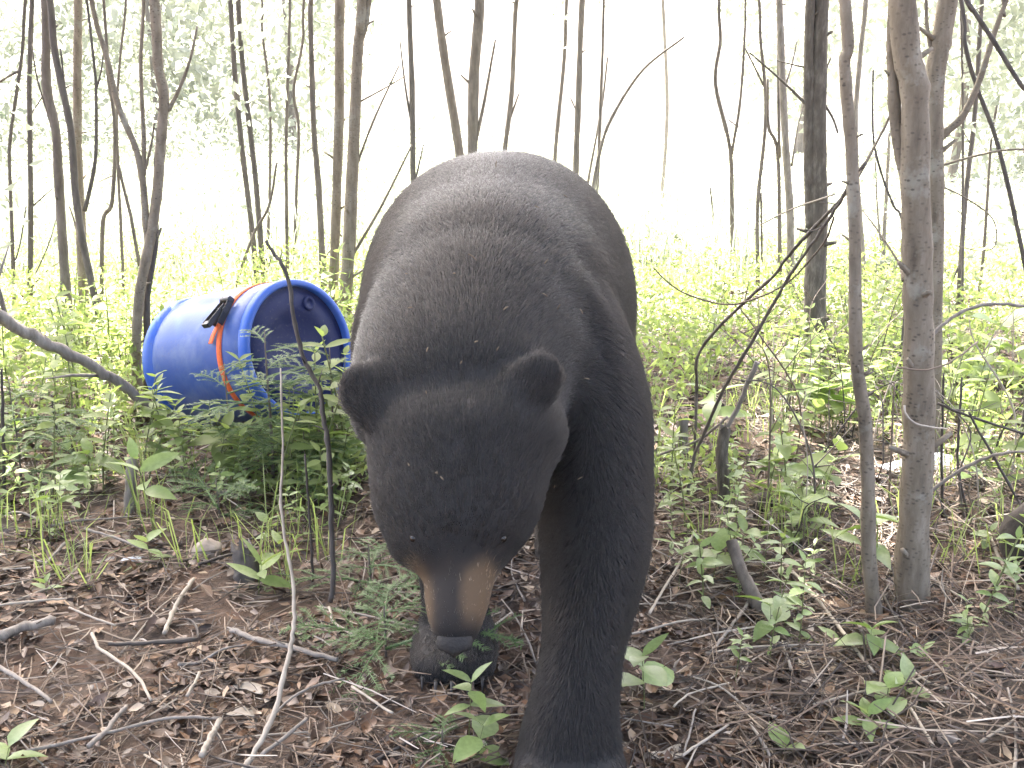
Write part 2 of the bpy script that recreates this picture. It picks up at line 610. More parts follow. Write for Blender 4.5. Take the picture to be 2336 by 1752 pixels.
tree('thin stem with a kink halfway up, right of the leaning trunk', 6.2, [(231, 790), (231, 675), (236, 506), (256, 458), (263, 289), (246, 170), (243, 90)], (11, 7), 'bark_mid', [([(270, 376), (285, 440), (299, 497), (318, 607)], (7, 9)), ([(258, 400), (225, 415)], (3, 2))], group=GL, crown=.5)
tree('thin straight sapling left of the forked trunk', 6.5, [(286, 800), (284, 740), (280, 603), (272, 410), (266, 265), (272, 135), (289, -20)], (8, 5), 'bark_mid', group=GL, crown=.8)
tree('forked grey trunk at the left end of the blue barrel', 4.26, [(312, 850), (314, 760), (325, 651), (343, 545), (359, 434), (369, 313), (374, 217), (362, 145), (352, -20)], (24, 22), 'bark_grey', [([(340, 570), (333, 500), (325, 410), (309, 337), (270, 241), (241, 120), (205, -20)], (19, 16), 5.5), ([(384, 253), (410, 200), (434, 135), (450, 60)], (10, 5)), ([(328, 400), (328, 313), (321, 145), (328, -20)], (11, 8), 5.0), ([(360, 540), (368, 520)], (7, 5)), ([(330, 392), (345, 330), (352, 280)], (7, 4))], group=GL, crown=.7)
tree('blackish stem hugging the back of the forked trunk', 4.30, [(333, 850), (335, 780), (340, 675), (352, 555), (357, 434), (362, 330)], (18, 12), 'bark_dark', group=GL, crown=0, height=0)

# -- middle, behind the barrel and the bear
GM = 'slender trunks behind the barrel and the bear'
tree('left one of two close parallel stems above the barrel', 7.6, [(588, 690), (586, 636), (569, 506), (550, 337), (535, 169), (523, -20)], (13, 11), 'bark_dark', group=GM, crown=.55)
tree('right one of two close parallel stems above the barrel', 7.3, [(601, 690), (600, 632), (588, 458), (579, 362), (555, 169), (540, -20)], (13, 11), 'bark_dark', [([(600, 640), (612, 610), (618, 590)], (5, 3))], group=GM, crown=.55)
tree('wispy sapling right of the parallel stems', 8.2, [(605, 670), (605, 600), (612, 482), (615, 241), (600, 72), (595, -20)], (8, 5), 'bark_mid', group=GM, crown=.8, leafy=1)
tree('small stick sapling leaning right above the barrel', 6.9, [(532, 690), (540, 646), (579, 535), (615, 468), (632, 371)], (8, 5), 'bark_mid', group=GM, crown=0, height=0, stubs=2)
tree('thin upright sapling rising over the barrel lid', 7.4, [(656, 690), (656, 627), (654, 337), (658, 96), (660, -20)], (9, 6), 'bark_mid', group=GM, crown=.8)
tree('thin bowed sapling right of the upright one', 7.8, [(668, 690), (670, 627), (678, 434), (682, 289), (670, 207), (690, 96), (696, -20)], (8, 6), 'bark_mid', group=GM, crown=.8)
tree('medium trunk leaning left between barrel and double trunk', 6.8, [(740, 730), (738, 660), (728, 434), (719, 289), (709, 24), (708, -20)], (16, 11), 'bark_mid', [([(735, 600), (752, 572)], (4, 3)), ([(722, 330), (700, 345)], (3, 2))], group=GM, crown=.75, leafy=1)
tree('pale left stem of the double trunk beside the bear', 6.0, [(757, 780), (760, 660), (767, 482), (772, 241), (776, -20)], (24, 21), 'bark_grey', [([(765, 520), (780, 540)], (4, 4))], group=GM, crown=1.15, leafy=1)
tree('thick right stem of the double trunk, forked at the top', 5.8, [(786, 790), (787, 730), (797, 528), (808, 317), (817, 130), (818, 84), (826, -20)], (31, 22), 'bark_grey', [([(817, 110), (836, 50), (846, -20)], (14, 12), 5.0), ([(806, 400), (850, 280), (910, 150)], (6, 3)), ([(794, 600), (870, 470), (940, 330)], (8, 4)), ([(800, 480), (780, 620), (776, 640)], (5, 4)), ([(806, 240), (880, 200), (930, 170)], (4, 2))], group=GM, crown=1.15)
GB = 'distant trunks above the bear'
tree('bumpy trunk left of the bear back', 9.0, [(945, 520), (945, 401), (940, 190), (935, -20)], (14, 11), 'bark_dark', [([(942, 300), (925, 200), (912, 90)], (6, 3)), ([(946, 420), (966, 330)], (5, 3))], group=GB)
tree('trunk leaning left above the middle of the bear back', 9.5, [(1056, 450), (1045, 330), (1014, 137), (993, -20)], (21, 18), 'bark_mid', group=GB, crown=.7)
tree('straight thick grey trunk right above the bear hump', 9.2, [(1076, 450), (1079, 330), (1082, 169), (1093, -20)], (25, 23), 'bark_mid', [([(1084, 330), (1105, 230), (1130, 90)], (9, 5))], group=GB, crown=.4)
tree('thin trunk leaning right above the bear rump', 10.0, [(1142, 450), (1151, 338), (1167, 211), (1177, 32), (1180, -20)], (13, 10), 'bark_mid', [([(1160, 280), (1185, 210)], (6, 3))], group=GB, crown=.35)
tree('slim trunk just right of the bear rump, forking low', 10.5, [(1263, 470), (1267, 348), (1288, 127), (1294, -20)], (10, 8), 'bark_mid', group=GB, leafy=1, crown=.35)
tree('dark spotted trunk above the right side of the bear', 9.6, [(1311, 500), (1315, 390), (1320, 190), (1330, -20)], (15, 13), 'bark_mid', [([(1318, 260), (1300, 220)], (4, 2))], group=GB, crown=.35)
tree('bent sapling arching to the upper right behind the bear', 9.3, [(1345, 560), (1352, 443), (1373, 327), (1404, 253), (1468, 158), (1563, 84)], (11, 5), 'bark_mid', group=GB, crown=0, height=0, stubs=3)
tree('thin sapling crossing the bent arching one', 9.8, [(1355, 560), (1362, 443), (1373, 137), (1378, -20)], (9, 6), 'bark_mid', group=GB, crown=.8)
tree('thin stem crossing the slim trunk behind the bear', 10.2, [(1330, 520), (1340, 430), (1372, 240), (1385, 130)], (7, 4), 'bark_mid', group=GB, crown=0, height=0, stubs=2)

# -- right side
GR = 'trunks at the right side'
tree('pale spotted thin trunk alone in the white clearing', 13.0, [(1490, 640), (1505, 494), (1520, 302), (1520, 176), (1512, -20)], (9, 7), 'deadwood', group=GR, crown=.45)
tree('wavy forked sapling in the white clearing', 8.0, [(1676, 700), (1674, 645), (1669, 504), (1664, 343), (1631, 192), (1639, 91), (1640, -20)], (11, 7), 'bark_mid', [([(1669, 352), (1689, 227), (1700, 60), (1702, -20)], (7, 6), 4.5), ([(1685, 290), (1660, 272)], (3, 2))], group=GR, crown=.45)
tree('short dead stick sapling standing in the clearing', 9.5, [(1638, 650), (1634, 605), (1627, 500), (1621, 428)], (6, 4), 'bark_mid', group=GR, crown=0, height=0, stubs=2)
tree('thin kinked sapling left of the pale trunk', 7.6, [(1728, 690), (1727, 635), (1729, 464), (1747, 302), (1747, 202), (1735, 90), (1730, -20)], (10, 6), 'bark_mid', [([(1736, 440), (1738, 560), (1738, 600)], (5, 5)), ([(1747, 205), (1720, 150), (1700, 110)], (5, 3))], group=GR, crown=.45)
tree('grey stem merging behind the pale trunk', 7.4, [(1782, 700), (1780, 595), (1777, 353), (1752, 287), (1748, 180)], (11, 6), 'bark_mid', [([(1778, 360), (1776, 200), (1775, 80)], (8, 5))], group=GR, crown=0, height=0)
tree('pale straight trunk behind the thick double trunk', 7.2, [(1806, 790), (1805, 706), (1805, 504), (1797, 353), (1787, 202), (1780, 80), (1778, -20)], (19, 15), 'deadwood', [([(1806, 380), (1820, 290), (1840, 220)], (5, 3)), ([(1790, 200), (1806, 150), (1818, 95)], (5, 3))], group=GR, crown=.4)
tree('thick double trunk with rough dark base, right of the bear', 4.9, [(1856, 880), (1858, 800), (1858, 655), (1862, 504), (1866, 252), (1878, -20)], (54, 30), 'bark_rough', [([(1852, 520), (1848, 430), (1846, 252), (1850, -20)], (30, 28), 5.0), ([(1846, 245), (1790, 190), (1710, 120)], (8, 3)), ([(1876, 230), (1900, 270), (1912, 305)], (6, 4)), ([(1876, 180), (1896, 130)], (5, 3)), ([(1868, 160), (1820, 150), (1772, 138)], (5, 2))], group=GR, crown=1.2, rough=0.05, sides=14)
tree('slender grey trunk in front of the thick double trunk', 2.26, [(1994, 1420), (1986, 1264), (1977, 1095), (1963, 948), (1951, 806), (1946, 554), (1936, 353), (1928, 151), (1928, -20)], (36, 24), 'bark_grey', [([(1948, 420), (1965, 390), (2029, 267), (2060, 180)], (9, 5), 0, 0.15)], group=GR, flare=1.2, stubs=9, height=5.2, crown=.8, sides=14)
tree('thick spotted grey trunk nearest the camera on the right', 2.32, [(2078, 1392), (2083, 1222), (2091, 1011), (2097, 831), (2095, 605), (2092, 403), (2082, 202), (2066, -20)], (78, 56), 'bark_grey', [([(2084, 450), (2062, 380), (2046, 300), (2036, 151), (2040, -20)], (34, 28), 4.5, 0.04), ([(2060, 640), (2050, 600), (2005, 530), (1968, 480)], (7, 3), 0, .2)], group=GR, flare=1.35, stubs=10, height=5.6, crown=1.0, sides=18, rough=0.03)
tree('trunk forking right, half hidden behind the spotted trunk', 3.6, [(2128, 1000), (2132, 837), (2132, 504), (2130, 302), (2142, 151), (2167, -20)], (36, 42), 'bark_grey', [([(2138, 320), (2160, 300), (2195, 267), (2231, 192), (2261, 101), (2300, -10)], (20, 14), 4.0), ([(2292, 40), (2285, -20)], (7, 5)), ([(2140, 380), (2216, 358), (2286, 343), (2350, 340)], (6, 4)), ([(2135, 420), (2200, 450), (2265, 500), (2270, 560), (2235, 572), (2180, 560)], (4, 2)), ([(2130, 440), (2112, 432)], (8, 6)), ([(2128, 130), (2115, 60), (2112, -20)], (10, 8))], group=GR, crown=.4, stubs=8, sides=14)
tree('dark slanted sapling leaning toward the right edge', 3.9, [(2360, 760), (2345, 640), (2306, 454), (2271, 312), (2231, 202), (2200, 101), (2188, -20)], (11, 9), 'bark_dark', [([(2226, 190), (2250, 140), (2262, 110)], (5, 3))], group=GR, crown=.7)
tree('straight bare branch crossing the upper right corner', 3.3, [(2420, 300), (2336, 202), (2266, 91), (2205, 0), (2190, -25)], (10, 10), 'bark_dark', group=GR, crown=.7)
tree('slim grey trunk behind the right-hand fork', 6.2, [(2180, 760), (2185, 680), (2200, 454), (2226, 252), (2236, 60), (2240, -20)], (12, 9), 'bark_mid', [([(2190, 600), (2165, 660)], (5, 3)), ([(2214, 330), (2190, 285)], (3, 2))], group=GR, crown=.4, leafy=1)
tree('thin far sapling near the right edge', 7.0, [(2228, 770), (2232, 690), (2246, 560), (2262, 330), (2275, 240)], (8, 5), 'bark_mid', group=GR, crown=0, height=0, leafy=1)
tree('thin pale trunk seen between two right-hand trunks', 7.8, [(1988, 740), (1975, 640), (1964, 520), (1950, 300), (1962, 130), (1975, -20)], (14, 10), 'deadwood', group=GR, crown=.45, leafy=1)
tree('thin far trunk right of the slender grey trunk', 8.4, [(2008, 690), (2014, 580), (2022, 430), (2030, 300)], (10, 7), 'deadwood', [([(2010, 560), (2002, 480), (1996, 350)], (6, 3))], group=GR, crown=0, height=0)
tree('thin bare sapling bending over between right-hand trunks', 4.4, [(2070, 640), (2056, 500), (2040, 470), (2012, 400), (1992, 310), (1992, 160)], (8, 4), 'bark_dark', group=GR, crown=0, height=0, stubs=4)
tree('thin vertical stem near the upper right corner', 6.0, [(2195, 700), (2195, 500), (2196, 250), (2194, 30), (2194, -20)], (7, 5), 'bark_mid', group=GR, crown=.7, leafy=1)

# trees around and behind the camera close the canopy (their trunks stand outside the picture)
for (x, y, h, s) in [(-2.9, 2.2, 5.2, 1.1), (2.9, 3.0, 5.4, 1.1), (-1.3, -2.0, 5.0, 1.1), (1.6, -1.6, 5.2, 1.1), (0.35, -0.45, 5.0, 1.0)]:
    root = empty('young_tree', (x, y, gz(x, y)))
    tag(root, 'leafy young tree beyond the edge of the photo', 'tree', 'trees outside the picture')
    P = catmull(np.array([[0, 0, -0.02], [0.03, 0.02, h * .35], [-0.05, 0.06, h * .7], [0.02, 0, h]]), 6)
    mb = MB(); mb.add(*tube(P, np.linspace(0.055, 0.02, len(P)), 9, 0.03))
    link('trunk', mb.mesh('trunk'), M['bark_mid'], root)
    cr = bpy.data.objects.new('crown', CROWNS[TREE_RNG.integers(len(CROWNS))])
    COL.objects.link(cr); cr.parent = root; cr.location = (0, 0, h + .1); cr.scale = (s, s, s * .9); cr['kind'] = 'stuff'
    cr.rotation_euler = (0, 0, TREE_RNG.uniform(0, 6))

# ------------------------------------------------------------------ far trees beyond the field
FR = np.random.default_rng(77)
far = [(-13.5, 22, 1.15, 0), (-10.5, 19, 1.0, 1), (-8.3, 24, 1.3, 0), (-5.6, 26, 1.3, 2), (-16, 27, 1.4, 1), (8.6, 20, 1.05, 1), (11.5, 23, 1.25, 2), (14.5, 26, 1.4, 1), (18, 24, 1.3, 0), (-20, 25, 1.4, 3), (9.5, 34, 1.5, 3), (-12, 36, 1.7, 3)]
FL = ['full leafy tree beyond the clearing, behind the left clump of trunks', 'small leafy tree beyond the clearing, just left of the forked trunk', 'tall leafy tree beyond the clearing, above the left end of the barrel',
      'rounded leafy tree beyond the clearing, above the barrel between thin saplings', 'leafy tree beyond the clearing near the upper left corner', 'leafy tree beyond the clearing, just left of the rough double trunk',
      'leafy tree beyond the clearing, between slender and spotted trunk', 'leafy tree beyond the clearing, right of the forking trunk', 'leafy tree beyond the clearing at the upper right edge',
      'tallest leafy tree at the far upper left edge', 'faint tree far beyond the clearing behind the rough double trunk', 'faint big tree far beyond the clearing behind the barrel trunks']
for (x, y, s, k), flabel in zip(far, FL):
    root = empty('far_tree', (x, y, gz(x, y)))
    tag(root, flabel, 'tree', 'trees beyond the clearing')
    h = 3.2 * s
    P = catmull(np.array([[0, 0, -0.1], [0.1, 0, h * .5], [-0.05, 0.1, h * 1.3]]), 6)
    mb = MB(); mb.add(*tube(P, np.linspace(0.10, 0.04, len(P)) * s, 8, 0.03))
    link('trunk', mb.mesh('trunk'), M['bark_mid'], root)
    cr = bpy.data.objects.new('crown', FARCROWNS[k])
    COL.objects.link(cr); cr.parent = root; cr.location = (0, 0, h * 0.98); cr.scale = (s, s, s * 1.05)
    cr.rotation_euler = (0, 0, FR.uniform(0, 6)); cr['kind'] = 'stuff'

# thicket closing the far side of the clearing, open in the middle
TR2 = np.random.default_rng(91)
N = 26000
x = np.concatenate([TR2.uniform(-22, -3.5, N * 5 // 8), TR2.uniform(10, 24, N * 3 // 8)])
y = 17 + TR2.random(len(x)) * 12
edge = np.clip((np.abs(x) - np.where(x < 0, 3.0, 9.0)) / 7, 0.1, 1)
hh = edge * (2.3 + 1.2 * np.sin(.9 * x + .4 * y) + .9 * np.sin(2.3 * x - 1.1 * y))
hh = np.clip(hh, .3, 5)
z = ground_h(x, y) + TR2.random(len(x)) ** .8 * hh
Vq, Tq = quad_leaves(np.stack([x, y, z], 1) + TR2.normal(0, .12, (len(x), 3)), TR2.uniform(.06, .13, len(x)), .4, .45, TR2)
mb = MB(); mb.add(Vq, T=Tq)
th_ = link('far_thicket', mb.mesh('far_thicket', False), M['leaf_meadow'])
tag(th_, 'pale leafy thicket closing the far side of the clearing', 'thicket', kind='stuff')

# ------------------------------------------------------------------ field of tall herbs and shrubs
mb = MB()
N = 42000
y = 8.2 + FR.random(N) ** 1.6 * 22
x = FR.uniform(-1, 1, N) * (3.0 + y * 0.62)
patch = np.sin(1.1 * x + 0.7 * y) * np.cos(0.8 * y - 0.5 * x) + 0.5 * np.sin(2.7 * x) * np.sin(2.3 * y)
hmax = np.where(x < -0.2, 0.75 + 0.55 * np.clip((y - 9) / 5, 0, 1), 0.38) * (0.65 + 0.35 * patch) * np.clip((y - 6.5) / 3, 0.3, 1)
hmax = np.clip(hmax, 0.12, 2)
z = ground_h(x, y) + FR.random(N) ** 0.7 * hmax
Vq, Tq = quad_leaves(np.stack([x, y, z], 1), FR.uniform(0.035, 0.075, N), 0.5, 0.42, FR)
mb.add(Vq, T=Tq)
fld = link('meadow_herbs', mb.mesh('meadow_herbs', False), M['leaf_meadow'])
tag(fld, 'mass of sunlit pale green herbs filling the clearing', 'undergrowth', kind='stuff')
mb = MB()
N = 16000
y = 7.6 + FR.random(N) ** 1.4 * 30
x = FR.uniform(-1, .25, N) * (3.0 + y * 0.62)
zb = ground_h(x, y)
hh = FR.uniform(0.3, 0.9, N)
ln = FR.normal(0, 0.18, (N, 2))
a = FR.uniform(0, math.pi, N)
wx, wy = np.cos(a) * 0.008, np.sin(a) * 0.008
p0 = np.stack([x - wx, y - wy, zb], 1); p1 = np.stack([x + wx, y + wy, zb], 1)
p2 = np.stack([x + ln[:, 0] * .4, y + ln[:, 1] * .4, zb + hh * .6], 1); p2b = p2 + np.stack([wx, wy, 0 * wx], 1)
p3 = np.stack([x + ln[:, 0], y + ln[:, 1], zb + hh], 1)
V = np.stack([p0, p1, p2b, p2, p3], 1).reshape(-1, 3)
i = np.arange(N) * 5
mb.add(V, Q=np.stack([i, i + 1, i + 2, i + 3], 1), T=np.stack([i + 3, i + 2, i + 4], 1))
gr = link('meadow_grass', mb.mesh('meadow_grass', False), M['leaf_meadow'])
tag(gr, 'tall pale grass standing in the sunlit clearing', 'grass', kind='stuff')
# ------------------------------------------------------------------ haze of the bright clearing
bm = bmesh.new(); bmesh.ops.create_cube(bm, size=1.0)
bmesh.ops.scale(bm, vec=(330, 250, 20), verts=bm.verts)
bmesh.ops.translate(bm, vec=(0, 97, 5), verts=bm.verts)
me = bpy.data.meshes.new('haze'); bm.to_mesh(me); bm.free()
hm_ = bpy.data.materials.new('haze'); hm_.use_nodes = True
nt = hm_.node_tree
for n in list(nt.nodes): nt.nodes.remove(n)
out = nd(nt, 'ShaderNodeOutputMaterial'); pv = nd(nt, 'ShaderNodeVolumePrincipled')
pv.inputs['Color'].default_value = (0.95, 0.96, 0.98, 1)
pv.inputs['Density'].default_value = HAZE_DENSITY
pv.inputs['Anisotropy'].default_value = 0.3
nt.links.new(pv.outputs[0], out.inputs['Volume'])
hz = link('haze', me, hm_)
tag(hz, 'pale bright haze hanging in the clearing', 'haze', kind='stuff')
# ------------------------------------------------------------------ the bear
BR = np.random.default_rng(3)
bear_parts_centres = []     # (part, centre, radius)


def loft(rings, n=40, sub=5, expo=2.0):
    """rings: (centre, half width, half depth, width axis, depth axis) -> closed surface"""
    arr = np.array([list(r[0]) + [r[1], r[2]] + list(r[3]) + list(r[4]) for r in rings], dtype=float)
    S = catmull(arr, sub)
    th = np.linspace(0, 2 * math.pi, n, endpoint=False)
    c, s = np.cos(th), np.sin(th)
    c = np.sign(c) * np.abs(c) ** (2 / expo)
    s = np.sign(s) * np.abs(s) ** (2 / expo)
    Vv = S[:, None, 0:3] + c[None, :, None] * (S[:, 3:4] * S[:, 5:8])[:, None, :] + s[None, :, None] * (S[:, 4:5] * S[:, 8:11])[:, None, :]
    m_ = len(S)
    Vv = Vv.reshape(-1, 3)
    i = np.arange(m_ - 1)[:, None] * n
    j = np.arange(n)[None, :]
    k = (j + 1) % n
    Qq = np.stack([i + j, i + k, i + n + k, i + n + j], axis=-1).reshape(-1, 4)
    Vv = np.vstack([Vv, S[0, :3], S[-1, :3]])
    jj = np.arange(n); kk = (jj + 1) % n
    Tt = np.vstack([np.stack([np.full(n, m_ * n), kk, jj], 1), np.stack([np.full(n, m_ * n + 1), (m_ - 1) * n + jj, (m_ - 1) * n + kk], 1)])
    return Vv, Qq, Tt, S


XA, YA, ZA = (1, 0, 0), (0, 1, 0), (0, 0, 1)
bmb = MB()


def add_part(part, rings, expo=2.0, w=1.0):
    Vv, Qq, Tt, S = loft(rings, expo=expo)
    bmb.add(Vv, Qq, Tt)
    for r in S:
        bear_parts_centres.append((part, r[:3], max(0.03, 0.5 * (r[3] + r[4])) * w))
    if part == 3:       # only the free flap counts as ear
        del bear_parts_centres[-len(S):-len(S) // 2]


def tz(Y, v):
    return at(1168, v, Y).z


# torso: rear to chest
def tring(Y, uc, half, top, bot):
    x = at(uc, 700, Y).x
    return ((x, Y, (top + bot) / 2), half, (top - bot) / 2, XA, ZA)


torso = [
    tring(3.13, 1135, 0.10, 0.90, 0.62), tring(3.08, 1135, 0.20, 1.00, 0.50), tring(2.97, 1136, 0.265, 1.07, 0.42),
    tring(2.82, 1138, 0.318, 1.105, 0.36), tring(2.62, 1140, 0.342, 1.108, 0.33), tring(2.42, 1136, 0.334, 1.088, 0.33),
    tring(2.24, 1124, 0.302, 1.06, 0.37), tring(2.10, 1114, 0.272, 1.045, 0.40), tring(1.98, 1108, 0.246, 1.02, 0.46),
    tring(1.89, 1102, 0.205, 0.975, 0.52), tring(1.83, 1100, 0.13, 0.90, 0.60)]
add_part(0, torso, 2.15)

# neck down from the hump, then the hanging head
def hring(u0, u1, v, Y, hd, tilt):
    t = depth(v, Y)
    uc = (u0 + u1) / 2
    c = at(uc, v, Y)
    hw = (u1 - u0) / 2 * K / F * t
    n = (0, math.cos(tilt), math.sin(tilt))      # depth axis
    return (tuple(c), hw, hd, XA, n)


neck = [((-0.05, 2.12, 0.80), 0.225, 0.22, XA, (0, -0.30, 0.95)), ((-0.060, 1.97, 0.775), 0.228, 0.225, XA, (0, -0.45, 0.89)), ((-0.076, 1.86, 0.735), 0.218, 0.212, XA, (0, -0.55, 0.83)),
        ((-0.092, 1.775, 0.69), 0.200, 0.200, XA, (0, -.64, .77)), ((-0.10, 1.72, 0.645), 0.182, 0.172, XA, (0, -.72, .69)), ((-0.10, 1.69, 0.61), 0.14, 0.12, XA, (0, -.75, .66))]
add_part(1, neck)
TI = R(-32)
head = [
    hring(950, 1100, 880, 1.75, 0.06, TI), hring(890, 1220, 905, 1.735, 0.132, TI), hring(858, 1286, 945, 1.715, 0.156, TI), hring(846, 1292, 1005, 1.68, 0.166, TI), hring(850, 1254, 1090, 1.635, 0.150, TI),
    hring(858, 1232, 1170, 1.60, 0.138, TI), hring(882, 1200, 1232, 1.57, 0.122, TI), hring(902, 1164, 1276, 1.55, 0.102, TI),
    hring(962, 1131, 1318, 1.52, 0.074, TI), hring(968, 1118, 1370, 1.495, 0.064, TI), hring(979, 1101, 1425, 1.47, 0.054, TI), hring(994, 1084, 1462, 1.455, 0.040, TI), hring(1012, 1066, 1482, 1.45, 0.022, TI)]
add_part(2, head, 2.1)

# ears: thick round shells, cupped to the front
def ear(u, v, Y, ux, vx, size, lean):
    b = at(u, v, Y)
    tip = at(ux, vx, Y + 0.01)
    ax = (tip - b).normalized()
    side = Vector((0, -1, 0)).cross(ax).normalized()
    nrm = ax.cross(side).normalized()
    rings = []
    L = size
    for f, hw in ((-0.6, .52), (0.0, .55), (0.3, .55), (0.55, .52), (0.78, .43), (0.92, .28), (1.0, .12)):
        c = b + ax * L * f + nrm * (0.010 * (1 - f))
        rings.append((tuple(c), L * hw, 0.021 - 0.006 * max(0, f), tuple(side), tuple(nrm)))
    add_part(3, rings, 2.0, 0.8)
    return b, ax, side, nrm


ears = [ear(872, 926, 1.635, 806, 864, 0.086, 0), ear(1186, 910, 1.605, 1242, 848, 0.090, 0)]


def limb(part, pts, expo=2.0):
    """pts: (x, y, z, half width, half depth)"""
    rings = []
    P = [Vector(p[:3]) for p in pts]
    for i, p in enumerate(pts):
        t = (P[min(i + 1, len(P) - 1)] - P[max(i - 1, 0)]).normalized()
        n = t.cross(Vector((1, 0, 0))).normalized()
        s = n.cross(t).normalized()
        rings.append((tuple(P[i]), p[3], p[4], tuple(s), tuple(n)))
    add_part(part, rings, expo)


def lp(u, v, Y, hw_px, hd):
    p = at(u, v, Y)
    return (p.x, p.y, p.z, hw_px * K / F * depth(v, Y), hd)


# nearest front leg (the right one in the photo) planted close to the camera
g0 = gz(0.10, 1.58)
limb(4, [lp(1290, 700, 2.06, 112, .15), lp(1322, 820, 2.02, 128, .175), lp(1342, 940, 1.97, 138, .18), lp(1352, 1050, 1.92, 132, .165), lp(1358, 1150, 1.87, 126, .145),
         lp(1357, 1260, 1.81, 124, .125), lp(1345, 1360, 1.75, 112, .105), lp(1334, 1450, 1.705, 97, .09), lp(1322, 1530, 1.67, 96, .085), lp(1310, 1600, 1.645, 104, .086), lp(1304, 1660, 1.63, 112, .085), lp(1300, 1700, 1.62, 112, .08)])
pw = at(1300, 1690, 1.60)
limb(5, [(pw.x + .006, 1.72, g0 + .065, .078, .065), (pw.x + .003, 1.66, g0 + .068, .090, .068), (pw.x, 1.59, g0 + .055, .098, .055), (pw.x - .003, 1.53, g0 + .042, .096, .042), (pw.x - .004, 1.49, g0 + .032, .075, .030)], 2.4)
toes = []
for i, dx in enumerate((-.072, -.038, 0, .038, .072)):
    ty = 1.485 + (0.028 if abs(dx) > .06 else 0.0) + (0.006 if abs(dx) < .01 else 0)
    limb(5, [(pw.x + dx * .9, ty + .06, g0 + .04, .022, .026), (pw.x + dx, ty + .02, g0 + .034, .023, .025), (pw.x + dx, ty - .01, g0 + .022, .018, .018)])
    toes.append((pw.x + dx, ty - .012, g0 + .026))
# other front leg, set back behind the muzzle
f1 = at(1036, 1540, 1.98)
g1 = gz(f1.x, 2.0)
limb(4, [(-.215, 2.10, .80, .12, .17), (-.215, 2.10, .66, .125, .175), (-.195, 2.12, .50, .105, .13), (-.16, 2.14, .35, .088, .105), (f1.x - .015, 2.12, .22, .078, .085), (f1.x - .004, 2.09, .12, .075, .075), (f1.x, 2.07, g1 + .06, .078, .06)])
limb(5, [(f1.x, 2.14, g1 + .05, .07, .05), (f1.x, 2.08, g1 + .058, .088, .058), (f1.x, 2.01, g1 + .048, .095, .048), (f1.x, 1.95, g1 + .038, .088, .038), (f1.x, 1.92, g1 + .03, .06, .028)], 2.4)
for dx in (-.064, -.034, 0, .034, .064):
    ty = 1.925 + (0.022 if abs(dx) > .06 else 0.0)
    limb(5, [(f1.x + dx * .9, ty + .05, g1 + .036, .02, .022), (f1.x + dx, ty + .015, g1 + .03, .02, .022), (f1.x + dx, ty - .01, g1 + .02, .015, .015)])
    toes.append((f1.x + dx, ty - .012, g1 + .024))
# hind legs
for sx, yy, foot in ((0.155, 2.78, 2.72), (-0.235, 2.86, 2.84)):
    gg = gz(sx, foot)
    limb(4, [(sx * .7, yy + .06, .90, .04, .06), (sx * .85, yy + .05, .84, .10, .15), (sx * 1.0, yy + .02, .74, .14, .21), (sx * 1.08, yy - .08, .56, .14, .19), (sx * 1.05, yy - .08, .42, .11, .13), (sx, yy + .02, .28, .08, .09), (sx, yy + .10, .16, .068, .07), (sx, yy + .11, gg + .06, .066, .06)])
    limb(5, [(sx, yy + .14, gg + .045, .06, .045), (sx, yy + .05, gg + .052, .078, .052), (sx, foot - .06, gg + .045, .088, .045), (sx, foot - .16, gg + .034, .086, .034), (sx, foot - .2, gg + .026, .06, .025)], 2.4)
# short tail
limb(6, [(-.03, 3.10, .86, .045, .04), (-.03, 3.16, .80, .04, .035), (-.03, 3.18, .74, .02, .02)])

raw = bmb.mesh('bear_raw')
ro = link('bear_raw', raw)
md = ro.modifiers.new('remesh', 'REMESH'); md.mode = 'VOXEL'; md.voxel_size = 0.0105
md2 = ro.modifiers.new('smooth', 'SMOOTH'); md2.factor = 0.5; md2.iterations = 5
dg = bpy.context.evaluated_depsgraph_get()
body_me = bpy.data.meshes.new_from_object(ro.evaluated_get(dg), depsgraph=dg)
bpy.data.objects.remove(ro)
body_me.name = 'black_bear'
# soften the joins: hump and shoulders, wrist above the broad paw
so = link('bear_soft', body_me)
vg = so.vertex_groups.new(name='soft')
_n = len(body_me.vertices)
_c = np.empty(_n * 3); body_me.vertices.foreach_get('co', _c); _c = _c.reshape(-1, 3)
_w = np.clip((_c[:, 2] - .62) / .12, 0, 1) * np.clip((_c[:, 1] - 1.60) / .08, 0, 1) * np.clip((2.55 - _c[:, 1]) / .2, 0, 1)
_w = np.maximum(_w, .9 * np.clip((_c[:, 2] - .40) / .12, 0, 1) * np.clip((_c[:, 1] - 2.4) / .15, 0, 1))
for _e in ears:
    _t = np.array(_e[0] + _e[1] * .03)
    _w = _w * np.clip((np.linalg.norm(_c - _t, axis=1) - .075) / .03, 0, 1)
_w = np.maximum(_w, np.clip((_c[:, 2] - .085) / .03, 0, 1) * np.clip((.42 - _c[:, 2]) / .10, 0, 1) * np.clip((_c[:, 1] - 1.52) / .04, 0, 1))
_q = np.round(_w * 10).astype(int)
for lv in range(1, 11):
    idx = np.nonzero(_q == lv)[0]
    if len(idx): vg.add(idx.tolist(), lv / 10.0, 'REPLACE')
m3 = so.modifiers.new('soften', 'SMOOTH'); m3.factor = .6; m3.iterations = 70; m3.vertex_group = 'soft'
dg = bpy.context.evaluated_depsgraph_get()
body_me = bpy.data.meshes.new_from_object(so.evaluated_get(dg), depsgraph=dg)
bpy.data.objects.remove(so)
body_me.name = 'black_bear'
nv = len(body_me.vertices)
BV = np.empty(nv * 3); body_me.vertices.foreach_get('co', BV); BV = BV.reshape(-1, 3)
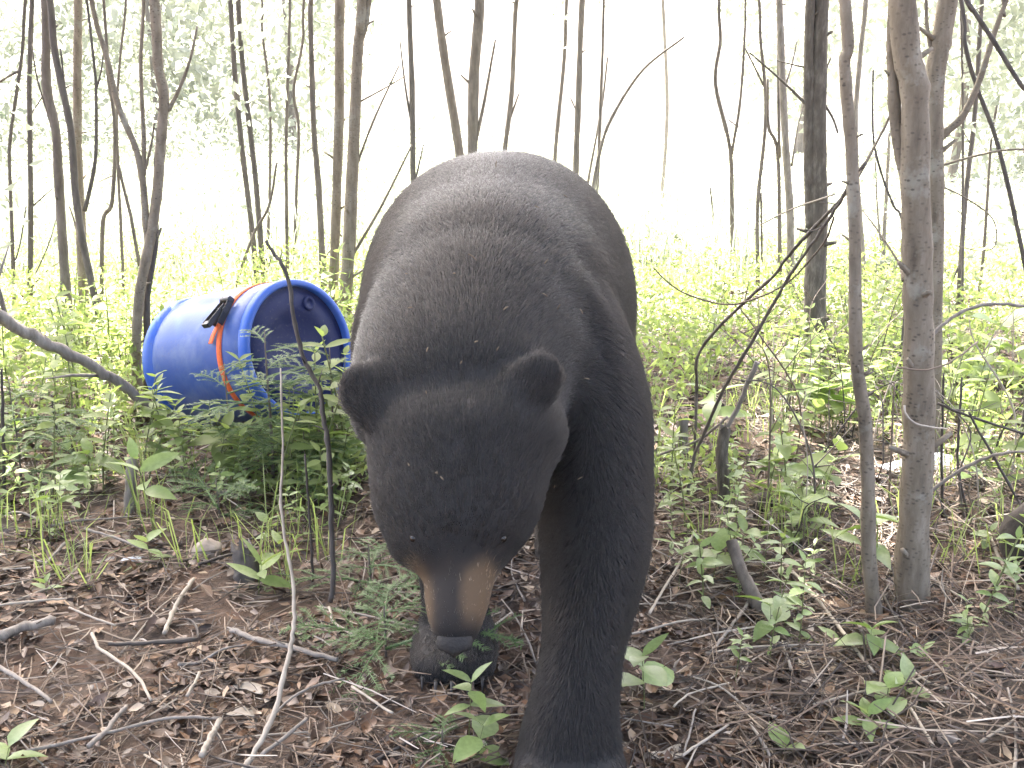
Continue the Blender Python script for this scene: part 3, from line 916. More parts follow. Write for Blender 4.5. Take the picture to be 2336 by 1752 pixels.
# which part each vertex belongs to (smooth weights)
pc = np.array([c for _, c, _ in bear_parts_centres]); pr = np.array([r for _, _, r in bear_parts_centres]); pp = np.array([p for p, _, _ in bear_parts_centres])


def part_weights(P):
    W = np.zeros((len(P), 7))
    for s in range(0, len(P), 20000):
        d = np.linalg.norm(P[s:s + 20000, None, :] - pc[None], axis=2) / pr[None]
        for k in range(7):
            W[s:s + 20000, k] = d[:, pp == k].min(axis=1)
    W = np.exp(-4.5 * W)
    return W / W.sum(axis=1)[:, None]


# loose folds of skin over the shoulders
Wv = part_weights(BV)
NV = np.empty(nv * 3); body_me.vertices.foreach_get('normal', NV); NV = NV.reshape(-1, 3)
fold = np.sin(95 * (BV[:, 0] * 0.9 + BV[:, 2] * 0.42 + 0.02 * np.sin(14 * BV[:, 2]))) * np.exp(-((BV[:, 1] - 1.98) / .16) ** 2) * np.exp(-((BV[:, 0] - .14) / .07) ** 2) * np.exp(-((BV[:, 2] - .83) / .13) ** 2)
soft = np.sin(9 * BV[:, 0] + 4 * BV[:, 2] + 1) * np.sin(7 * BV[:, 1] - 5 * BV[:, 2]) * 0.006 * (Wv[:, 0] + Wv[:, 1])
BV = BV + NV * (fold * 0.007 + soft)[:, None]
body_me.vertices.foreach_set('co', BV.astype(np.float32).ravel())
body_me.update()
body_me.polygons.foreach_set('use_smooth', np.ones(len(body_me.polygons), dtype=bool))

origin = Vector((-0.02, 2.4, 0.0))
MOV = np.array(origin)
head_axis0 = np.array(at(1040, 1290, 1.535)); nose_c = np.array(at(1039, 1482, 1.45))


def tan_weight(P):
    """0..1: tan sides of the muzzle, dark bridge, dark nose end; colour of the coat itself"""
    ax = nose_c - head_axis0
    L = np.linalg.norm(ax); ax /= L
    s = (P - head_axis0) @ ax / L            # 0 at the muzzle root, 1 at the nose
    lat = np.abs(P[:, 0] - (head_axis0[0] + (nose_c[0] - head_axis0[0]) * s))
    wdt = np.interp(s, [-.1, 0.15, .5, 1], [.062, .054, .046, .03])
    q = (P[:, 0] - (head_axis0[0] + (nose_c[0] - head_axis0[0]) * s)) / wdt
    front = np.clip((np.where(q > 0, q - .10, -q - .58) + 0.05 * np.sin(70 * P[:, 2] + 40 * P[:, 1])) / 0.34, 0, 1)
    along = np.clip((s - 0.02 + .05 * np.sin(110 * P[:, 0])) / 0.17, 0, 1) * np.clip((0.86 - s) / 0.25, 0, 1)
    return np.maximum(front, .10) * along


Wm = tan_weight(BV) * np.clip(Wv[:, 2] * 1.6, 0, 1)
att = body_me.attributes.new('coat_tan', 'FLOAT', 'POINT')
att.data.foreach_set('value', Wm.astype(np.float32))
body_me.transform(Matrix.Translation(-origin))
BL = BV - MOV

skin, nt, bs = new_mat('bear_skin')
a_ = nd(nt, 'ShaderNodeAttribute', attribute_name='coat_tan')
nt.links.new(mixc(nt, a_.outputs['Fac'], (0.006, 0.005, 0.0048), (0.09, 0.055, 0.027)), bs.inputs['Base Color'])
bs.inputs['Roughness'].default_value = 0.8
body_me.materials.clear()
bear = link('black_bear', body_me, skin)
bear.location = origin
tag(bear, 'huge black bear with tan muzzle walking at the camera, head hanging low', 'bear')

# --- fur: one strand object, coloured by what the coat is there
body_me.calc_loop_triangles()
nt_ = len(body_me.loop_triangles)
TR = np.empty(nt_ * 3, dtype=np.int32); body_me.loop_triangles.foreach_get('vertices', TR); TR = TR.reshape(-1, 3)
NV2 = np.empty(nv * 3); body_me.vertices.foreach_get('normal', NV2); NV2 = NV2.reshape(-1, 3)
A, B, C_ = BV[TR[:, 0]], BV[TR[:, 1]], BV[TR[:, 2]]
ar = 0.5 * np.linalg.norm(np.cross(B - A, C_ - A), axis=1)
Wt = Wv[TR].mean(axis=1)
cen = (A + B + C_) / 3
facing = np.einsum('ij,ij->i', NV2[TR[:, 0]], np.array([0, 0, CAM_H]) - cen) / np.linalg.norm(np.array([0, 0, CAM_H]) - cen, axis=1)
dens = ar * (1.0 + 0.9 * Wt[:, 2] + 0.6 * Wt[:, 3] + .3 * Wt[:, 4]) * np.where(cen[:, 2] < .25, .8, 1) * np.where(facing > -0.35, 1.0, 0.25)
NH = 520000
ti = BR.choice(nt_, NH, p=dens / dens.sum())
r1, r2 = np.sqrt(BR.random(NH)), BR.random(NH)
w0, w1, w2 = 1 - r1, r1 * (1 - r2), r1 * r2
P0 = A[ti] * w0[:, None] + B[ti] * w1[:, None] + C_[ti] * w2[:, None]
N0 = NV2[TR[ti, 0]] * w0[:, None] + NV2[TR[ti, 1]] * w1[:, None] + NV2[TR[ti, 2]] * w2[:, None]
N0 /= np.linalg.norm(N0, axis=1)[:, None]
W0 = Wv[TR[ti, 0]] * w0[:, None] + Wv[TR[ti, 1]] * w1[:, None] + Wv[TR[ti, 2]] * w2[:, None]
side = np.tanh((P0[:, 0] + 0.06) / 0.07)[:, None]
FLOW = np.array([[0, 0.9, -0.30], [0, 0.65, 0.55], [0, 0.45, 0.85], [0, 0.0, 0.9], [0, 0.25, -1.0], [0, -0.45, -0.8], [0, .5, -1]])
flow = W0 @ FLOW
lat = np.clip((np.abs(P0[:, 0] + 0.05) - 0.10) / 0.2, 0, 1)[:, None]
flow += np.concatenate([side * 0.25 * (W0[:, 0:1] + W0[:, 1:2]) * (1 - lat), 0 * lat, -0.9 * lat * (W0[:, 0:1] + .4 * W0[:, 1:2])], axis=1)
flow[:, 0] += side[:, 0] * 0.25 * W0[:, 2]
flow -= N0 * np.einsum('ij,ij->i', flow, N0)[:, None]
flow /= np.linalg.norm(flow, axis=1)[:, None] + 1e-6
# clumps: strands in the same small cell lean together
cell = np.floor(P0 / 0.011).astype(np.int64)
hsh = (cell[:, 0] * 73856093 ^ cell[:, 1] * 19349663 ^ cell[:, 2] * 83492791) % 100003
cr_ = np.random.default_rng(9).normal(size=(100003, 3))
cl = cr_[hsh] * .32
WT = np.clip(tan_weight(P0) * BR.uniform(.55, 1.25, NH), 0, 1) * np.clip(W0[:, 2] * 1.6, 0, 1)
muz = np.clip((0.50 - np.linalg.norm(P0 - nose_c, axis=1)) / .5, 0, 1)
dn = np.linalg.norm(P0 - nose_c, axis=1)
ln = W0 @ np.array([0.026, 0.020, 0.016, 0.010, 0.022, 0.015, 0.03])
ln = ln * np.clip(dn / 0.24, 0.42, 1) * BR.uniform(0.6, 1.2, NH) * np.where(BR.random(NH) < .05, 1.55, 1.0)
lift = 0.34 - 0.12 * W0[:, 2] + .1 * W0[:, 3]
d0 = flow + N0 * lift[:, None] + cl * 0.13 + BR.normal(0, 0.10, (NH, 3))
d0 /= np.linalg.norm(d0, axis=1)[:, None]
d1 = flow * 1.0 + N0 * (lift * 0.35)[:, None] + cl * 0.16 + BR.normal(0, 0.10, (NH, 3)) + np.array([0, 0, -0.12])
d1 /= np.linalg.norm(d1, axis=1)[:, None]
p0 = P0 - N0 * 0.002
p1 = p0 + d0 * (ln * .36)[:, None]
p2 = p1 + (d0 + d1) * .5 * (ln * .34)[:, None]
p3 = p2 + d1 * (ln * .36)[:, None]
HP = np.stack([p0, p1, p2, p3], 1) - MOV
keep = dn > 0.034
HP, WT, hk = HP[keep], WT[keep], BR.random(int(keep.sum()))
W0k = W0[keep]
nh = len(HP)
hc = bpy.data.hair_curves.new('fur')
hc.add_curves([4] * nh)
hc.attributes['position'].data.foreach_set('vector', HP.astype(np.float32).ravel()) if 'position' in hc.attributes else hc.position_data.foreach_set('vector', HP.astype(np.float32).ravel())
ra = hc.attributes.get('radius') or hc.attributes.new('radius', 'FLOAT', 'POINT')
rr = np.tile(np.array([0.00036, 0.0004, 0.0003, 0.00008]), (nh, 1))
ra.data.foreach_set('value', rr.astype(np.float32).ravel())
ta = hc.attributes.new('coat_tan', 'FLOAT', 'CURVE'); ta.data.foreach_set('value', WT.astype(np.float32))
rb = hc.attributes.new('strand_shade', 'FLOAT', 'CURVE'); rb.data.foreach_set('value', hk.astype(np.float32))
fur_m = bpy.data.materials.new('bear_fur'); fur_m.use_nodes = True
nt = fur_m.node_tree
for n in list(nt.nodes): nt.nodes.remove(n)
out = nd(nt, 'ShaderNodeOutputMaterial')
hb = nd(nt, 'ShaderNodeBsdfHairPrincipled'); hb.parametrization = 'COLOR'
at_ = nd(nt, 'ShaderNodeAttribute', attribute_name='coat_tan')
as_ = nd(nt, 'ShaderNodeAttribute', attribute_name='strand_shade')
dark = ramp(nt, as_.outputs['Fac'], [(0.0, (0.0028, 0.0024, 0.0022)), (0.7, (0.0054, 0.0046, 0.0042)), (1.0, (0.015, 0.0122, 0.0105))])
tan = ramp(nt, as_.outputs['Fac'], [(0.0, (0.07, 0.048, 0.026)), (0.5, (0.27, 0.19, 0.105)), (1.0, (0.58, 0.44, 0.28))])
nt.links.new(mixc(nt, at_.outputs['Fac'], dark, tan), hb.inputs['Color'])
hb.inputs['Roughness'].default_value = 0.58
hb.inputs['Radial Roughness'].default_value = 0.8
hb.inputs['IOR'].default_value = 1.45
nt.links.new(hb.outputs[0], out.inputs['Surface'])
hc.materials.append(fur_m)
fur = bpy.data.objects.new('fur', hc)
COL.objects.link(fur)
fur.parent = bear

# --- nose, eyes, claws, mouth line
nose_m = plain_mat('nose_leather', (0.010, 0.0085, 0.008), 0.75, 0.3, 160, bumps=0.6)
bm = bmesh.new()
bmesh.ops.create_uvsphere(bm, u_segments=24, v_segments=14, radius=1.0)
for vtx in bm.verts:
    x, yv, z = vtx.co
    vtx.co.x = x * 0.029 * (1 - 0.18 * max(0, -z))
    vtx.co.y = yv * 0.026
    vtx.co.z = z * 0.019
    for sx in (-1, 1):      # nostrils
        dd = math.hypot(vtx.co.x - sx * .012, vtx.co.z + .002)
        if vtx.co.y < 0 and dd < .011: vtx.co.y += (1 - dd / .011) * .014
me = bpy.data.meshes.new('nose'); bm.to_mesh(me); bm.free()
nose = link('nose', me, nose_m, bear)
for p in me.polygons: p.use_smooth = True
nose.location = Vector(at(1037, 1463, 1.436)) - origin
nose.rotation_euler = (R(48), 0, 0)
eye_m, nt, bs = new_mat('bear_eye'); bs.inputs['Base Color'].default_value = (0.012, 0.007, 0.004, 1); bs.inputs['Roughness'].default_value = 0.08
from mathutils.bvhtree import BVHTree
bvh = BVHTree.FromPolygons([tuple(v) for v in BV], [tuple(t) for t in TR])
for u in (944, 1146):
    o_ = Vector((0, 0, CAM_H)); dr = ray(u, 1228).normalized()
    hit = bvh.ray_cast(o_, dr)[0]
    bm = bmesh.new(); bmesh.ops.create_uvsphere(bm, u_segments=14, v_segments=10, radius=0.007)
    me = bpy.data.meshes.new('eye'); bm.to_mesh(me); bm.free()
    for p in me.polygons: p.use_smooth = True
    e = link('eye', me, eye_m, bear)
    e.location = (hit if hit else at(u, 1228, 1.5)) + dr * 0.006 - origin
claw_m = plain_mat('claw_horn', (0.03, 0.025, 0.02), 0.35, 0.3, 60)
for (x, y, z) in toes:
    P = np.array([[0, .006, .004], [0, -.012, .006], [0, -.026, -.004], [0, -.033, -.018]])
    mb = MB(); mb.add(*tube(catmull(P, 4), np.linspace(.0065, .0012, 13), 7))
    c = link('claw', mb.mesh('claw'), claw_m, bear)
    c.location = Vector((x, y, z)) - origin

# --- needles and seeds caught on the coat (each rests on the fur)
bits = [(1078, 598, 24, 40), (1238, 606, 14, -50), (1234, 680, 16, 30), (1148, 712, 14, -35), (1265, 706, 14, -60), (1314, 714, 14, 60), (942, 712, 12, -10), (1084, 786, 9, -20), (1131, 801, 12, -60), (979, 803, 12, -70),
        (1052, 830, 9, -60), (1010, 1092, 12, 50), (1000, 1079, 9, 80), (1328, 1091, 14, -30), (977, 905, 9, 80), (998, 1080, 6, 10), (1275, 1110, 8, -70), (940, 1062, 8, 70), (934, 635, 6, 0), (1038, 635, 6, 0), (1283, 457, 12, 30), (1132, 385, 14, -80), (1220, 483, 12, 20), (1330, 862, 14, 10)]
bm_ = [plain_mat('needle_bit', (0.13, 0.095, 0.06), 0.7, 0.3, 60), plain_mat('straw_bit', (0.20, 0.15, 0.095), 0.6, 0.2, 60)]
for i, (u, v, L, ang) in enumerate(bits):
    dr = ray(u, v).normalized()
    hit, hn, _, _ = bvh.ray_cast(Vector((0, 0, CAM_H)), dr)
    if hit is None: continue
    s = L * K / F * hit.y * 0.5
    P = np.array([[-s, 0, 0], [-s * .3, 0, s * .12], [s * .4, 0, s * .1], [s, 0, 0]])
    mb = MB(); mb.add(*tube(P, np.array([.0006, .0012, .0011, .0004]), 5))
    o = link('pine_needle' if L > 10 else 'seed', mb.mesh('bit'), bm_[i % 2])
    o.location = hit + hn * 0.011
    q = hn.to_track_quat('Z', 'Y')
    o.rotation_euler = (0, R(ang), 0)
    tag(o, 'pale dry needle caught in the fur of the bear' if L > 10 else 'tiny pale seed caught in the fur of the bear', 'needle' if L > 10 else 'seed', 'bits caught in the bear coat')
# ------------------------------------------------------------------ the barrel
BL_LEN, BR_R = 0.62, 0.26
bc = at(689, 796, 3.6)
bth = R(55)
bpitch = R(12)
BZ = BR_R + 0.01
brot = Matrix.Rotation(bth, 3, 'Z') @ Matrix.Rotation(-bpitch, 3, 'X')
barrel = empty('plastic_barrel', bc - brot @ Vector((0, 0, BZ)))
barrel.rotation_euler = (-bpitch, 0, bth)
tag(barrel, 'blue plastic barrel lying on its side, bound with an orange strap', 'barrel')


def lathe_y(prof, n=56, z0=BZ):
    th = np.linspace(0, 2 * math.pi, n, endpoint=False)
    q_ = BR_R / .285 if z0 else 1.0
    V = np.array([[r * q_ * math.cos(t), s, z0 + r * q_ * math.sin(t)] for s, r in prof for t in th])
    i = np.arange(len(prof) - 1)[:, None] * n
    j = np.arange(n)[None, :]; k = (j + 1) % n
    return V, np.stack([i + j, i + n + j, i + n + k, i + k], axis=-1).reshape(-1, 4)


def blue(name, col, rough, scuff):
    m, nt, bs = new_mat(name)
    n1 = noise(nt, 7, 5, 0.65)
    n2 = noise(nt, 90, 3, 0.6)
    c = mixc(nt, ramp(nt, n1, [(0.45, (0, 0, 0)), (0.75, (scuff,) * 3)]), col, (0.22, 0.27, 0.36))
    c = mixc(nt, ramp(nt, n2, [(0.60, (0, 0, 0)), (0.72, (0.35, 0.35, 0.35))]), c, (0.12, 0.11, 0.10))
    nt.links.new(c, bs.inputs['Base Color'])
    bs.inputs['Roughness'].default_value = rough
    bump(nt, bs, n2, 0.15, 0.002)
    bs.inputs['Specular IOR Level'].default_value = 0.3
    return m


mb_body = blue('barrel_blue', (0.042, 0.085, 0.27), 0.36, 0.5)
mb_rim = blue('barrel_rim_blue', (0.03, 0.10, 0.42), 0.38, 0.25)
mb_end_shaded = blue('barrel_end_shaded_blue', (0.003, 0.009, 0.065), 0.6, 0.04)  # barrel blue darkened for the ends: their shade is put into the colour
L = BL_LEN
prof = [(0.052, .270), (0.060, .276), (0.085, .283), (0.13, .285), (.25, .286), (.262, .2875), (.278, .2875), (.29, .286), (.38, .2865), (.46, .286), (.52, .284), (.55, .279), (.57, .268)]
mb = MB(); mb.add(*lathe_y(prof)); link('barrel_body', mb.mesh('barrel_body'), mb_body, barrel)
for s0, sg in ((0.0, 1), (L, -1)):
    pr = [(0.022, .255), (0.003, .257), (0.0, .263), (0.001, .278), (.006, .284), (.024, .287), (.036, .286), (.044, .280), (.054, .270)]
    pr = [(s0 + sg * s, r) for s, r in pr]
    V, Q = lathe_y(pr)
    if sg < 0: Q = Q[:, ::-1]
    mb = MB(); mb.add(V, Q); link('rim', mb.mesh('rim'), mb_rim, barrel)
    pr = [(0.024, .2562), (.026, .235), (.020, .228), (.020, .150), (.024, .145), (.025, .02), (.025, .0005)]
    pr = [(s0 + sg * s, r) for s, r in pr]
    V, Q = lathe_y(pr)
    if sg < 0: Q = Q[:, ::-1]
    mb = MB(); mb.add(V, Q); end = link('end_panel', mb.mesh('end_panel'), mb_end_shaded, barrel)
    if sg > 0:
        for ang in (R(60), R(240)):
            pr2 = [(0.021, .028), (0.014, .028), (0.012, .025), (0.012, .015), (0.016, .013), (0.016, .0004)]
            V, Q = lathe_y(pr2, 20, 0)
            V = V + np.array([.185 * math.cos(ang), 0, BZ + .185 * math.sin(ang)])
            mb = MB(); mb.add(V, Q); link('bung', mb.mesh('bung'), mb_end_shaded, end)
# strap and ratchet
strap_m = plain_mat('orange_webbing', (0.62, 0.105, 0.02), 0.7, 0.15, 120, bumps=0.3)
pr = [(.128, .2855), (.128, .2885), (.154, .2887), (.154, .2857)]
mb = MB(); mb.add(*lathe_y(pr, 64)); strap = link('strap', mb.mesh('strap'), strap_m, barrel)
black_m = plain_mat('black_steel', (0.02, 0.019, 0.018), 0.45, 0.3, 60)
rm = bmesh.new()


def rbox(c, s, rot=None):
    r = bmesh.ops.create_cube(rm, size=1.0)
    bmesh.ops.scale(rm, vec=s, verts=r['verts'])
    if rot: bmesh.ops.rotate(rm, cent=(0, 0, 0), matrix=Matrix.Rotation(rot, 3, 'Y'), verts=r['verts'])
    bmesh.ops.translate(rm, vec=c, verts=r['verts'])


# local: x along the strap, y across, z outwards
rbox((0, -.021, .014), (.115, .004, .026)); rbox((0, .021, .014), (.115, .004, .026))
rbox((.030, -.014, .034), (.10, .004, .022), R(-14)); rbox((.030, .014, .034), (.10, .004, .022), R(-14)); rbox((.078, 0, .046), (.020, .036, .018), R(-14))
for xx in (-.045, 0.0):
    g = bmesh.ops.create_cone(rm, cap_ends=True, segments=12, radius1=.011, radius2=.011, depth=.05)
    bmesh.ops.rotate(rm, cent=(0, 0, 0), matrix=Matrix.Rotation(R(90), 3, 'X'), verts=g['verts'])
    bmesh.ops.translate(rm, vec=(xx, 0, .020), verts=g['verts'])
bmesh.ops.bevel(rm, geom=list(rm.edges), offset=.0012, segments=1, affect='EDGES')
me = bpy.data.meshes.new('ratchet'); rm.to_mesh(me); rm.free()
rat = link('ratchet', me, black_m, strap)
beta = R(180 - 42)
rat.location = (.264 * math.cos(beta), .141, BZ + .264 * math.sin(beta))
ex = Vector((-math.sin(beta), 0, math.cos(beta))); ez = Vector((math.cos(beta), 0, math.sin(beta))); ey = ez.cross(ex)
rat.rotation_euler = Matrix((ex, ey, ez)).transposed().to_euler()
tail = MB()
P = np.array([[.266 * math.cos(b), .141 + .012 * i, BZ + .266 * math.sin(b) + .006 * i] for i, b in enumerate(np.linspace(beta + .1, beta + .5, 4))])
for q in (0,):
    Vt = np.concatenate([P + np.array([0, -.012, 0]), P + np.array([0, .012, 0]), P + np.array([0, -.012, .0025]), P + np.array([0, .012, .0025])])
    n_ = len(P); Qs = []
    for i in range(n_ - 1):
        Qs += [[i, i + 1, n_ + i + 1, n_ + i], [2 * n_ + i, 3 * n_ + i, 3 * n_ + i + 1, 2 * n_ + i + 1], [i, 2 * n_ + i, 2 * n_ + i + 1, i + 1], [n_ + i, n_ + i + 1, 3 * n_ + i + 1, 3 * n_ + i]]
    tail.add(Vt, np.array(Qs))
link('strap_end', tail.mesh('strap_end'), strap_m, strap)

# ------------------------------------------------------------------ leaf litter and twig litter
LR = np.random.default_rng(31)


def flat_leaves(N, x, y, S, asp, tilt, lift, curl=0.35):
    a = LR.uniform(0, 2 * math.pi, N)
    d = np.stack([np.cos(a), np.sin(a), LR.normal(0, tilt, N)], 1)
    d /= np.linalg.norm(d, axis=1)[:, None]
    nn = np.stack([LR.normal(0, tilt, N), LR.normal(0, tilt, N), np.ones(N)], 1)
    s = np.cross(nn, d); s /= np.linalg.norm(s, axis=1)[:, None]
    up = np.cross(d, s)
    C = np.stack([x, y, ground_h(x, y) + lift], 1)
    S_ = S[:, None]; A_ = asp[:, None]; cu = (LR.normal(0, 1, N) * curl)[:, None]
    tip0, tip1 = C - d * S_ + up * S_ * cu * .5, C + d * S_ + up * S_ * np.abs(cu) * .7
    l0, r0 = C - d * S_ * .25 + s * S_ * A_ + up * S_ * .25, C - d * S_ * .25 - s * S_ * A_ + up * S_ * .2
    l1, r1 = C + d * S_ * .45 + s * S_ * A_ * .75 + up * S_ * (.3 + .3 * cu), C + d * S_ * .45 - s * S_ * A_ * .75 + up * S_ * .1
    V = np.stack([tip0, r0, r1, tip1, l1, l0, C - d * S_ * .2, C + d * S_ * .4], 1).reshape(-1, 3)
    i = np.arange(N) * 8
    Q = np.concatenate([np.stack([i + 1, i + 2, i + 7, i + 6], 1), np.stack([i + 6, i + 7, i + 4, i + 5], 1)])
    T = np.concatenate([np.stack([i, i + 1, i + 6], 1), np.stack([i, i + 6, i + 5], 1), np.stack([i + 2, i + 3, i + 7], 1), np.stack([i + 7, i + 3, i + 4], 1)])
    return V, Q, T


def litter_xy(N, power=1.5):
    y = 1.15 + LR.random(N) ** power * 6.2
    x = LR.uniform(-1, 1, N) * (0.35 + y * 0.56)
    return x, y


m, nt, bs = new_mat('dead_leaf')
c = ramp(nt, island(nt), [(0.0, (0.015, 0.008, 0.004)), (0.45, (0.060, 0.027, 0.012)), (0.74, (0.135, 0.064, 0.028)), (0.90, (0.25, 0.150, 0.080)), (0.965, (0.42, 0.31, 0.20)), (1.0, (0.56, 0.48, 0.40))])
nz = noise(nt, 45, 3, 0.6)
c = mixc(nt, ramp(nt, nz, [(0.3, (0, 0, 0)), (0.7, (0.5, 0.5, 0.5))]), c, (0.05, 0.03, 0.018))
nt.links.new(c, bs.inputs['Base Color']); bs.inputs['Roughness'].default_value = 0.55
M['dead_leaf'] = m
N = 44000
x, y = litter_xy(N)
pt = np.sin(4.3 * x + 2.1 * np.sin(1.7 * y)) * np.cos(3.7 * y - 1.1 * x) + .6 * np.sin(9.1 * x + 1) * np.sin(8.3 * y - 2)
kp = LR.random(N) < np.clip(.72 + .55 * pt, .18, 1) * (1 - .72 * np.exp(-((x - 1.15) / .42) ** 2 - ((y - 1.7) / .5) ** 2))
x, y = x[kp], y[kp]; N = len(x)
V, Q, T = flat_leaves(N, x, y, LR.uniform(.006, .021, N) * (0.8 + .12 * y), LR.uniform(.25, .6, N), .30, LR.uniform(.0, .020, N))
mb = MB(); mb.add(V, Q, T)
N = 2600
x, y = litter_xy(N, 1.2)
mb.add(*flat_leaves(N, x, y, LR.uniform(.018, .034, N), LR.uniform(.35, .6, N), .34, LR.uniform(.006, .026, N), .5))
lit = link('leaf_litter', mb.mesh('leaf_litter', False), M['dead_leaf'])
tag(lit, 'crumbled brown dead leaves covering the forest floor', 'leaf litter', kind='stuff')


def slivers(N, x, y, Lh, rad, tilt, lift):
    a = LR.uniform(0, 2 * math.pi, N)
    d = np.stack([np.cos(a), np.sin(a), LR.normal(0, tilt, N)], 1)
    s = np.stack([-np.sin(a), np.cos(a), np.zeros(N)], 1)
    bend = LR.normal(0, .12, N)[:, None] * Lh[:, None]
    C = np.stack([x, y, ground_h(x, y) + lift], 1)
    rr = rad[:, None]; up = np.array([0, 0, 1.0])
    ring = []
    for t, f in ((-1, .9), (0, 1.0), (1, .5)):
        cc = C + d * Lh[:, None] * t + s * bend * (1 - t * t)
        ring += [cc + s * rr * f, cc + up * rr * f * 1.4, cc - s * rr * f]
    V = np.stack(ring, 1).reshape(-1, 3)
    i = np.arange(N) * 9
    Q = np.concatenate([np.stack([i + o + a_, i + o + 3 + a_, i + o + 3 + b_, i + o + b_], 1) for o in (0, 3) for a_, b_ in ((0, 1), (1, 2))])
    return V, Q


m, nt, bs = new_mat('twig_litter')
c = ramp(nt, island(nt), [(0.0, (0.015, 0.010, 0.007)), (0.50, (0.065, 0.040, 0.025)), (0.80, (0.17, 0.115, 0.075)), (0.94, (0.36, 0.28, 0.20)), (1.0, (0.56, 0.48, 0.40))])
nt.links.new(c, bs.inputs['Base Color']); bs.inputs['Roughness'].default_value = 0.6
M['twig_litter'] = m
N = 22000
x, y = litter_xy(N, 1.35)
V, Q = slivers(N, x, y, LR.gamma(2.0, .016, N) + .010, LR.uniform(.0007, .0022, N) * (0.7 + .15 * y), .22, LR.uniform(.004, .030, N))
mb = MB(); mb.add(V, Q)
N = 2600        # the tangle of dry twigs on and around the bank at the lower right
x = LR.uniform(.45, 2.1, N); y = LR.uniform(1.3, 3.2, N)
mb.add(*slivers(N, x, y, LR.uniform(.03, .13, N), LR.uniform(.0009, .0024, N), .38, LR.uniform(.01, .06, N)))
tl = link('twig_litter', mb.mesh('twig_litter', False), M['twig_litter'])
tag(tl, 'fine broken twigs and needles strewn over the dead leaves', 'twig litter', kind='stuff')

# ------------------------------------------------------------------ sticks, saplings, stumps
SR = np.random.default_rng(41)


def stick(name, label, pts, w, mat, cat='stick', group=None, twigs=0, sub=5, rough=0.05, sides=8):
    """pts: (u, v) on the ground or (u, v, Y); w: px widths (start, end) in the photo"""
    P, sc_ = [], []
    for p in pts:
        if len(p) == 3:
            q = at(*p)
            if q.z < gz(q.x, q.y): q.z = gz(q.x, q.y)
        else:
            q = gnd(p[0], p[1], 0.006)
        P.append(q); sc_.append(depth(p[1], q.y) * K / F)
    rr = np.interp(np.linspace(0, 1, len(P)), [0, 1], w) / 2 * np.array(sc_)
    if len(pts[0]) == 2 and len(pts[-1]) == 2:
        for q, r in zip(P, rr): q.z += r * .5 + .027
    root = P[0].copy()
    C = catmull(np.array([p - root for p in P]), sub)
    Rr = np.interp(np.linspace(0, len(P) - 1, len(C)), np.arange(len(P)), rr)
    C = C + SR.normal(0, 1, C.shape) * Rr[:, None] * 0.18
    Rr = Rr * (1 + SR.normal(0, .07, len(Rr)))
    mb = MB(); mb.add(*tube(C, Rr, sides, rough))
    for _ in range(twigs):
        k = SR.integers(1, len(C) - 1)
        d = np.array([SR.normal(), SR.normal() * .4, abs(SR.normal())]); d /= np.linalg.norm(d)
        Lt = Rr[k] * SR.uniform(5, 14)
        mb.add(*tube(np.array([C[k], C[k] + d * Lt * .6 + SR.normal(0, .1, 3) * Lt, C[k] + d * Lt]), [Rr[k] * .4, Rr[k] * .3, Rr[k] * .12], 5))
    o = link(name, mb.mesh(name), M[mat])
    o.location = root
    tag(o, label, cat, group)
    return o


stick('fallen_log', 'grey dead trunk slanting down from the left edge into the shrubs', [(410, 953, 3.75), (380, 945, 3.72), (338, 924, 3.68), (274, 873, 3.62), (211, 835, 3.55), (127, 793, 3.48), (72, 763, 3.42), (0, 721, 3.35), (-120, 655, 3.25)], (19, 30), 'deadwood', 'log', twigs=2, sides=12)
stick('bare_sapling', 'dark twisted bare sapling standing before the barrel lid', [(755, 1372, 2.30), (759, 1291, 2.30), (755, 1164, 2.31), (751, 1038, 2.32), (738, 953, 2.33), (730, 890, 2.33), (709, 848, 2.34), (687, 801, 2.35), (670, 723, 2.35), (661, 651, 2.36), (641, 598, 2.36), (627, 583, 2.37), (607, 550, 2.37)], (13, 8), 'bark_dark', 'sapling', twigs=7)
stick('bent_stem', 'long pale bent stem rising in front from the bottom edge', [(540, 1775, 1.60), (557, 1752, 1.62), (602, 1679, 1.68), (635, 1598, 1.74), (655, 1510, 1.80), (667, 1459, 1.84), (671, 1394, 1.88), (667, 1313, 1.92), (647, 1211, 1.96), (641, 1130, 1.99), (645, 1038, 2.02), (642, 900, 2.05), (640, 840, 2.07)], (15, 4), 'twig_pale', 'stem')
stick('thin_stem', 'thin dark upright stem left of the twisted sapling', [(714, 1330, 2.42), (711, 1250, 2.42), (705, 1164, 2.43), (696, 1037, 2.45)], (7, 5), 'twig_dark', 'stem', twigs=2)
stick('thin_stem', 'dark upright stem at the left edge among the shrubs', [(12, 1150, 3.05), (10, 1122, 3.05), (8, 1020, 3.05), (5, 900, 3.05), (3, 840, 3.05)], (9, 6), 'twig_dark', 'stem', twigs=3)
stick('thin_stem', 'thin dark stem rising amid the leafy shrubs on the left', [(170, 1120, 3.3), (165, 1020, 3.3), (130, 980, 3.3), (118, 900, 3.3)], (7, 4), 'twig_dark', 'stem')
stick('leaning_pole', 'upper of two thin poles leaning against the slender trunk', [(1583, 1063, 3.35), (1590, 900, 3.3), (1596, 801, 3.2), (1697, 690, 3.0), (1760, 635, 2.85), (1802, 580, 2.75), (1853, 525, 2.6), (1923, 449, 2.38), (1975, 370, 2.3)], (7, 9), 'bark_mid', 'pole', twigs=5)
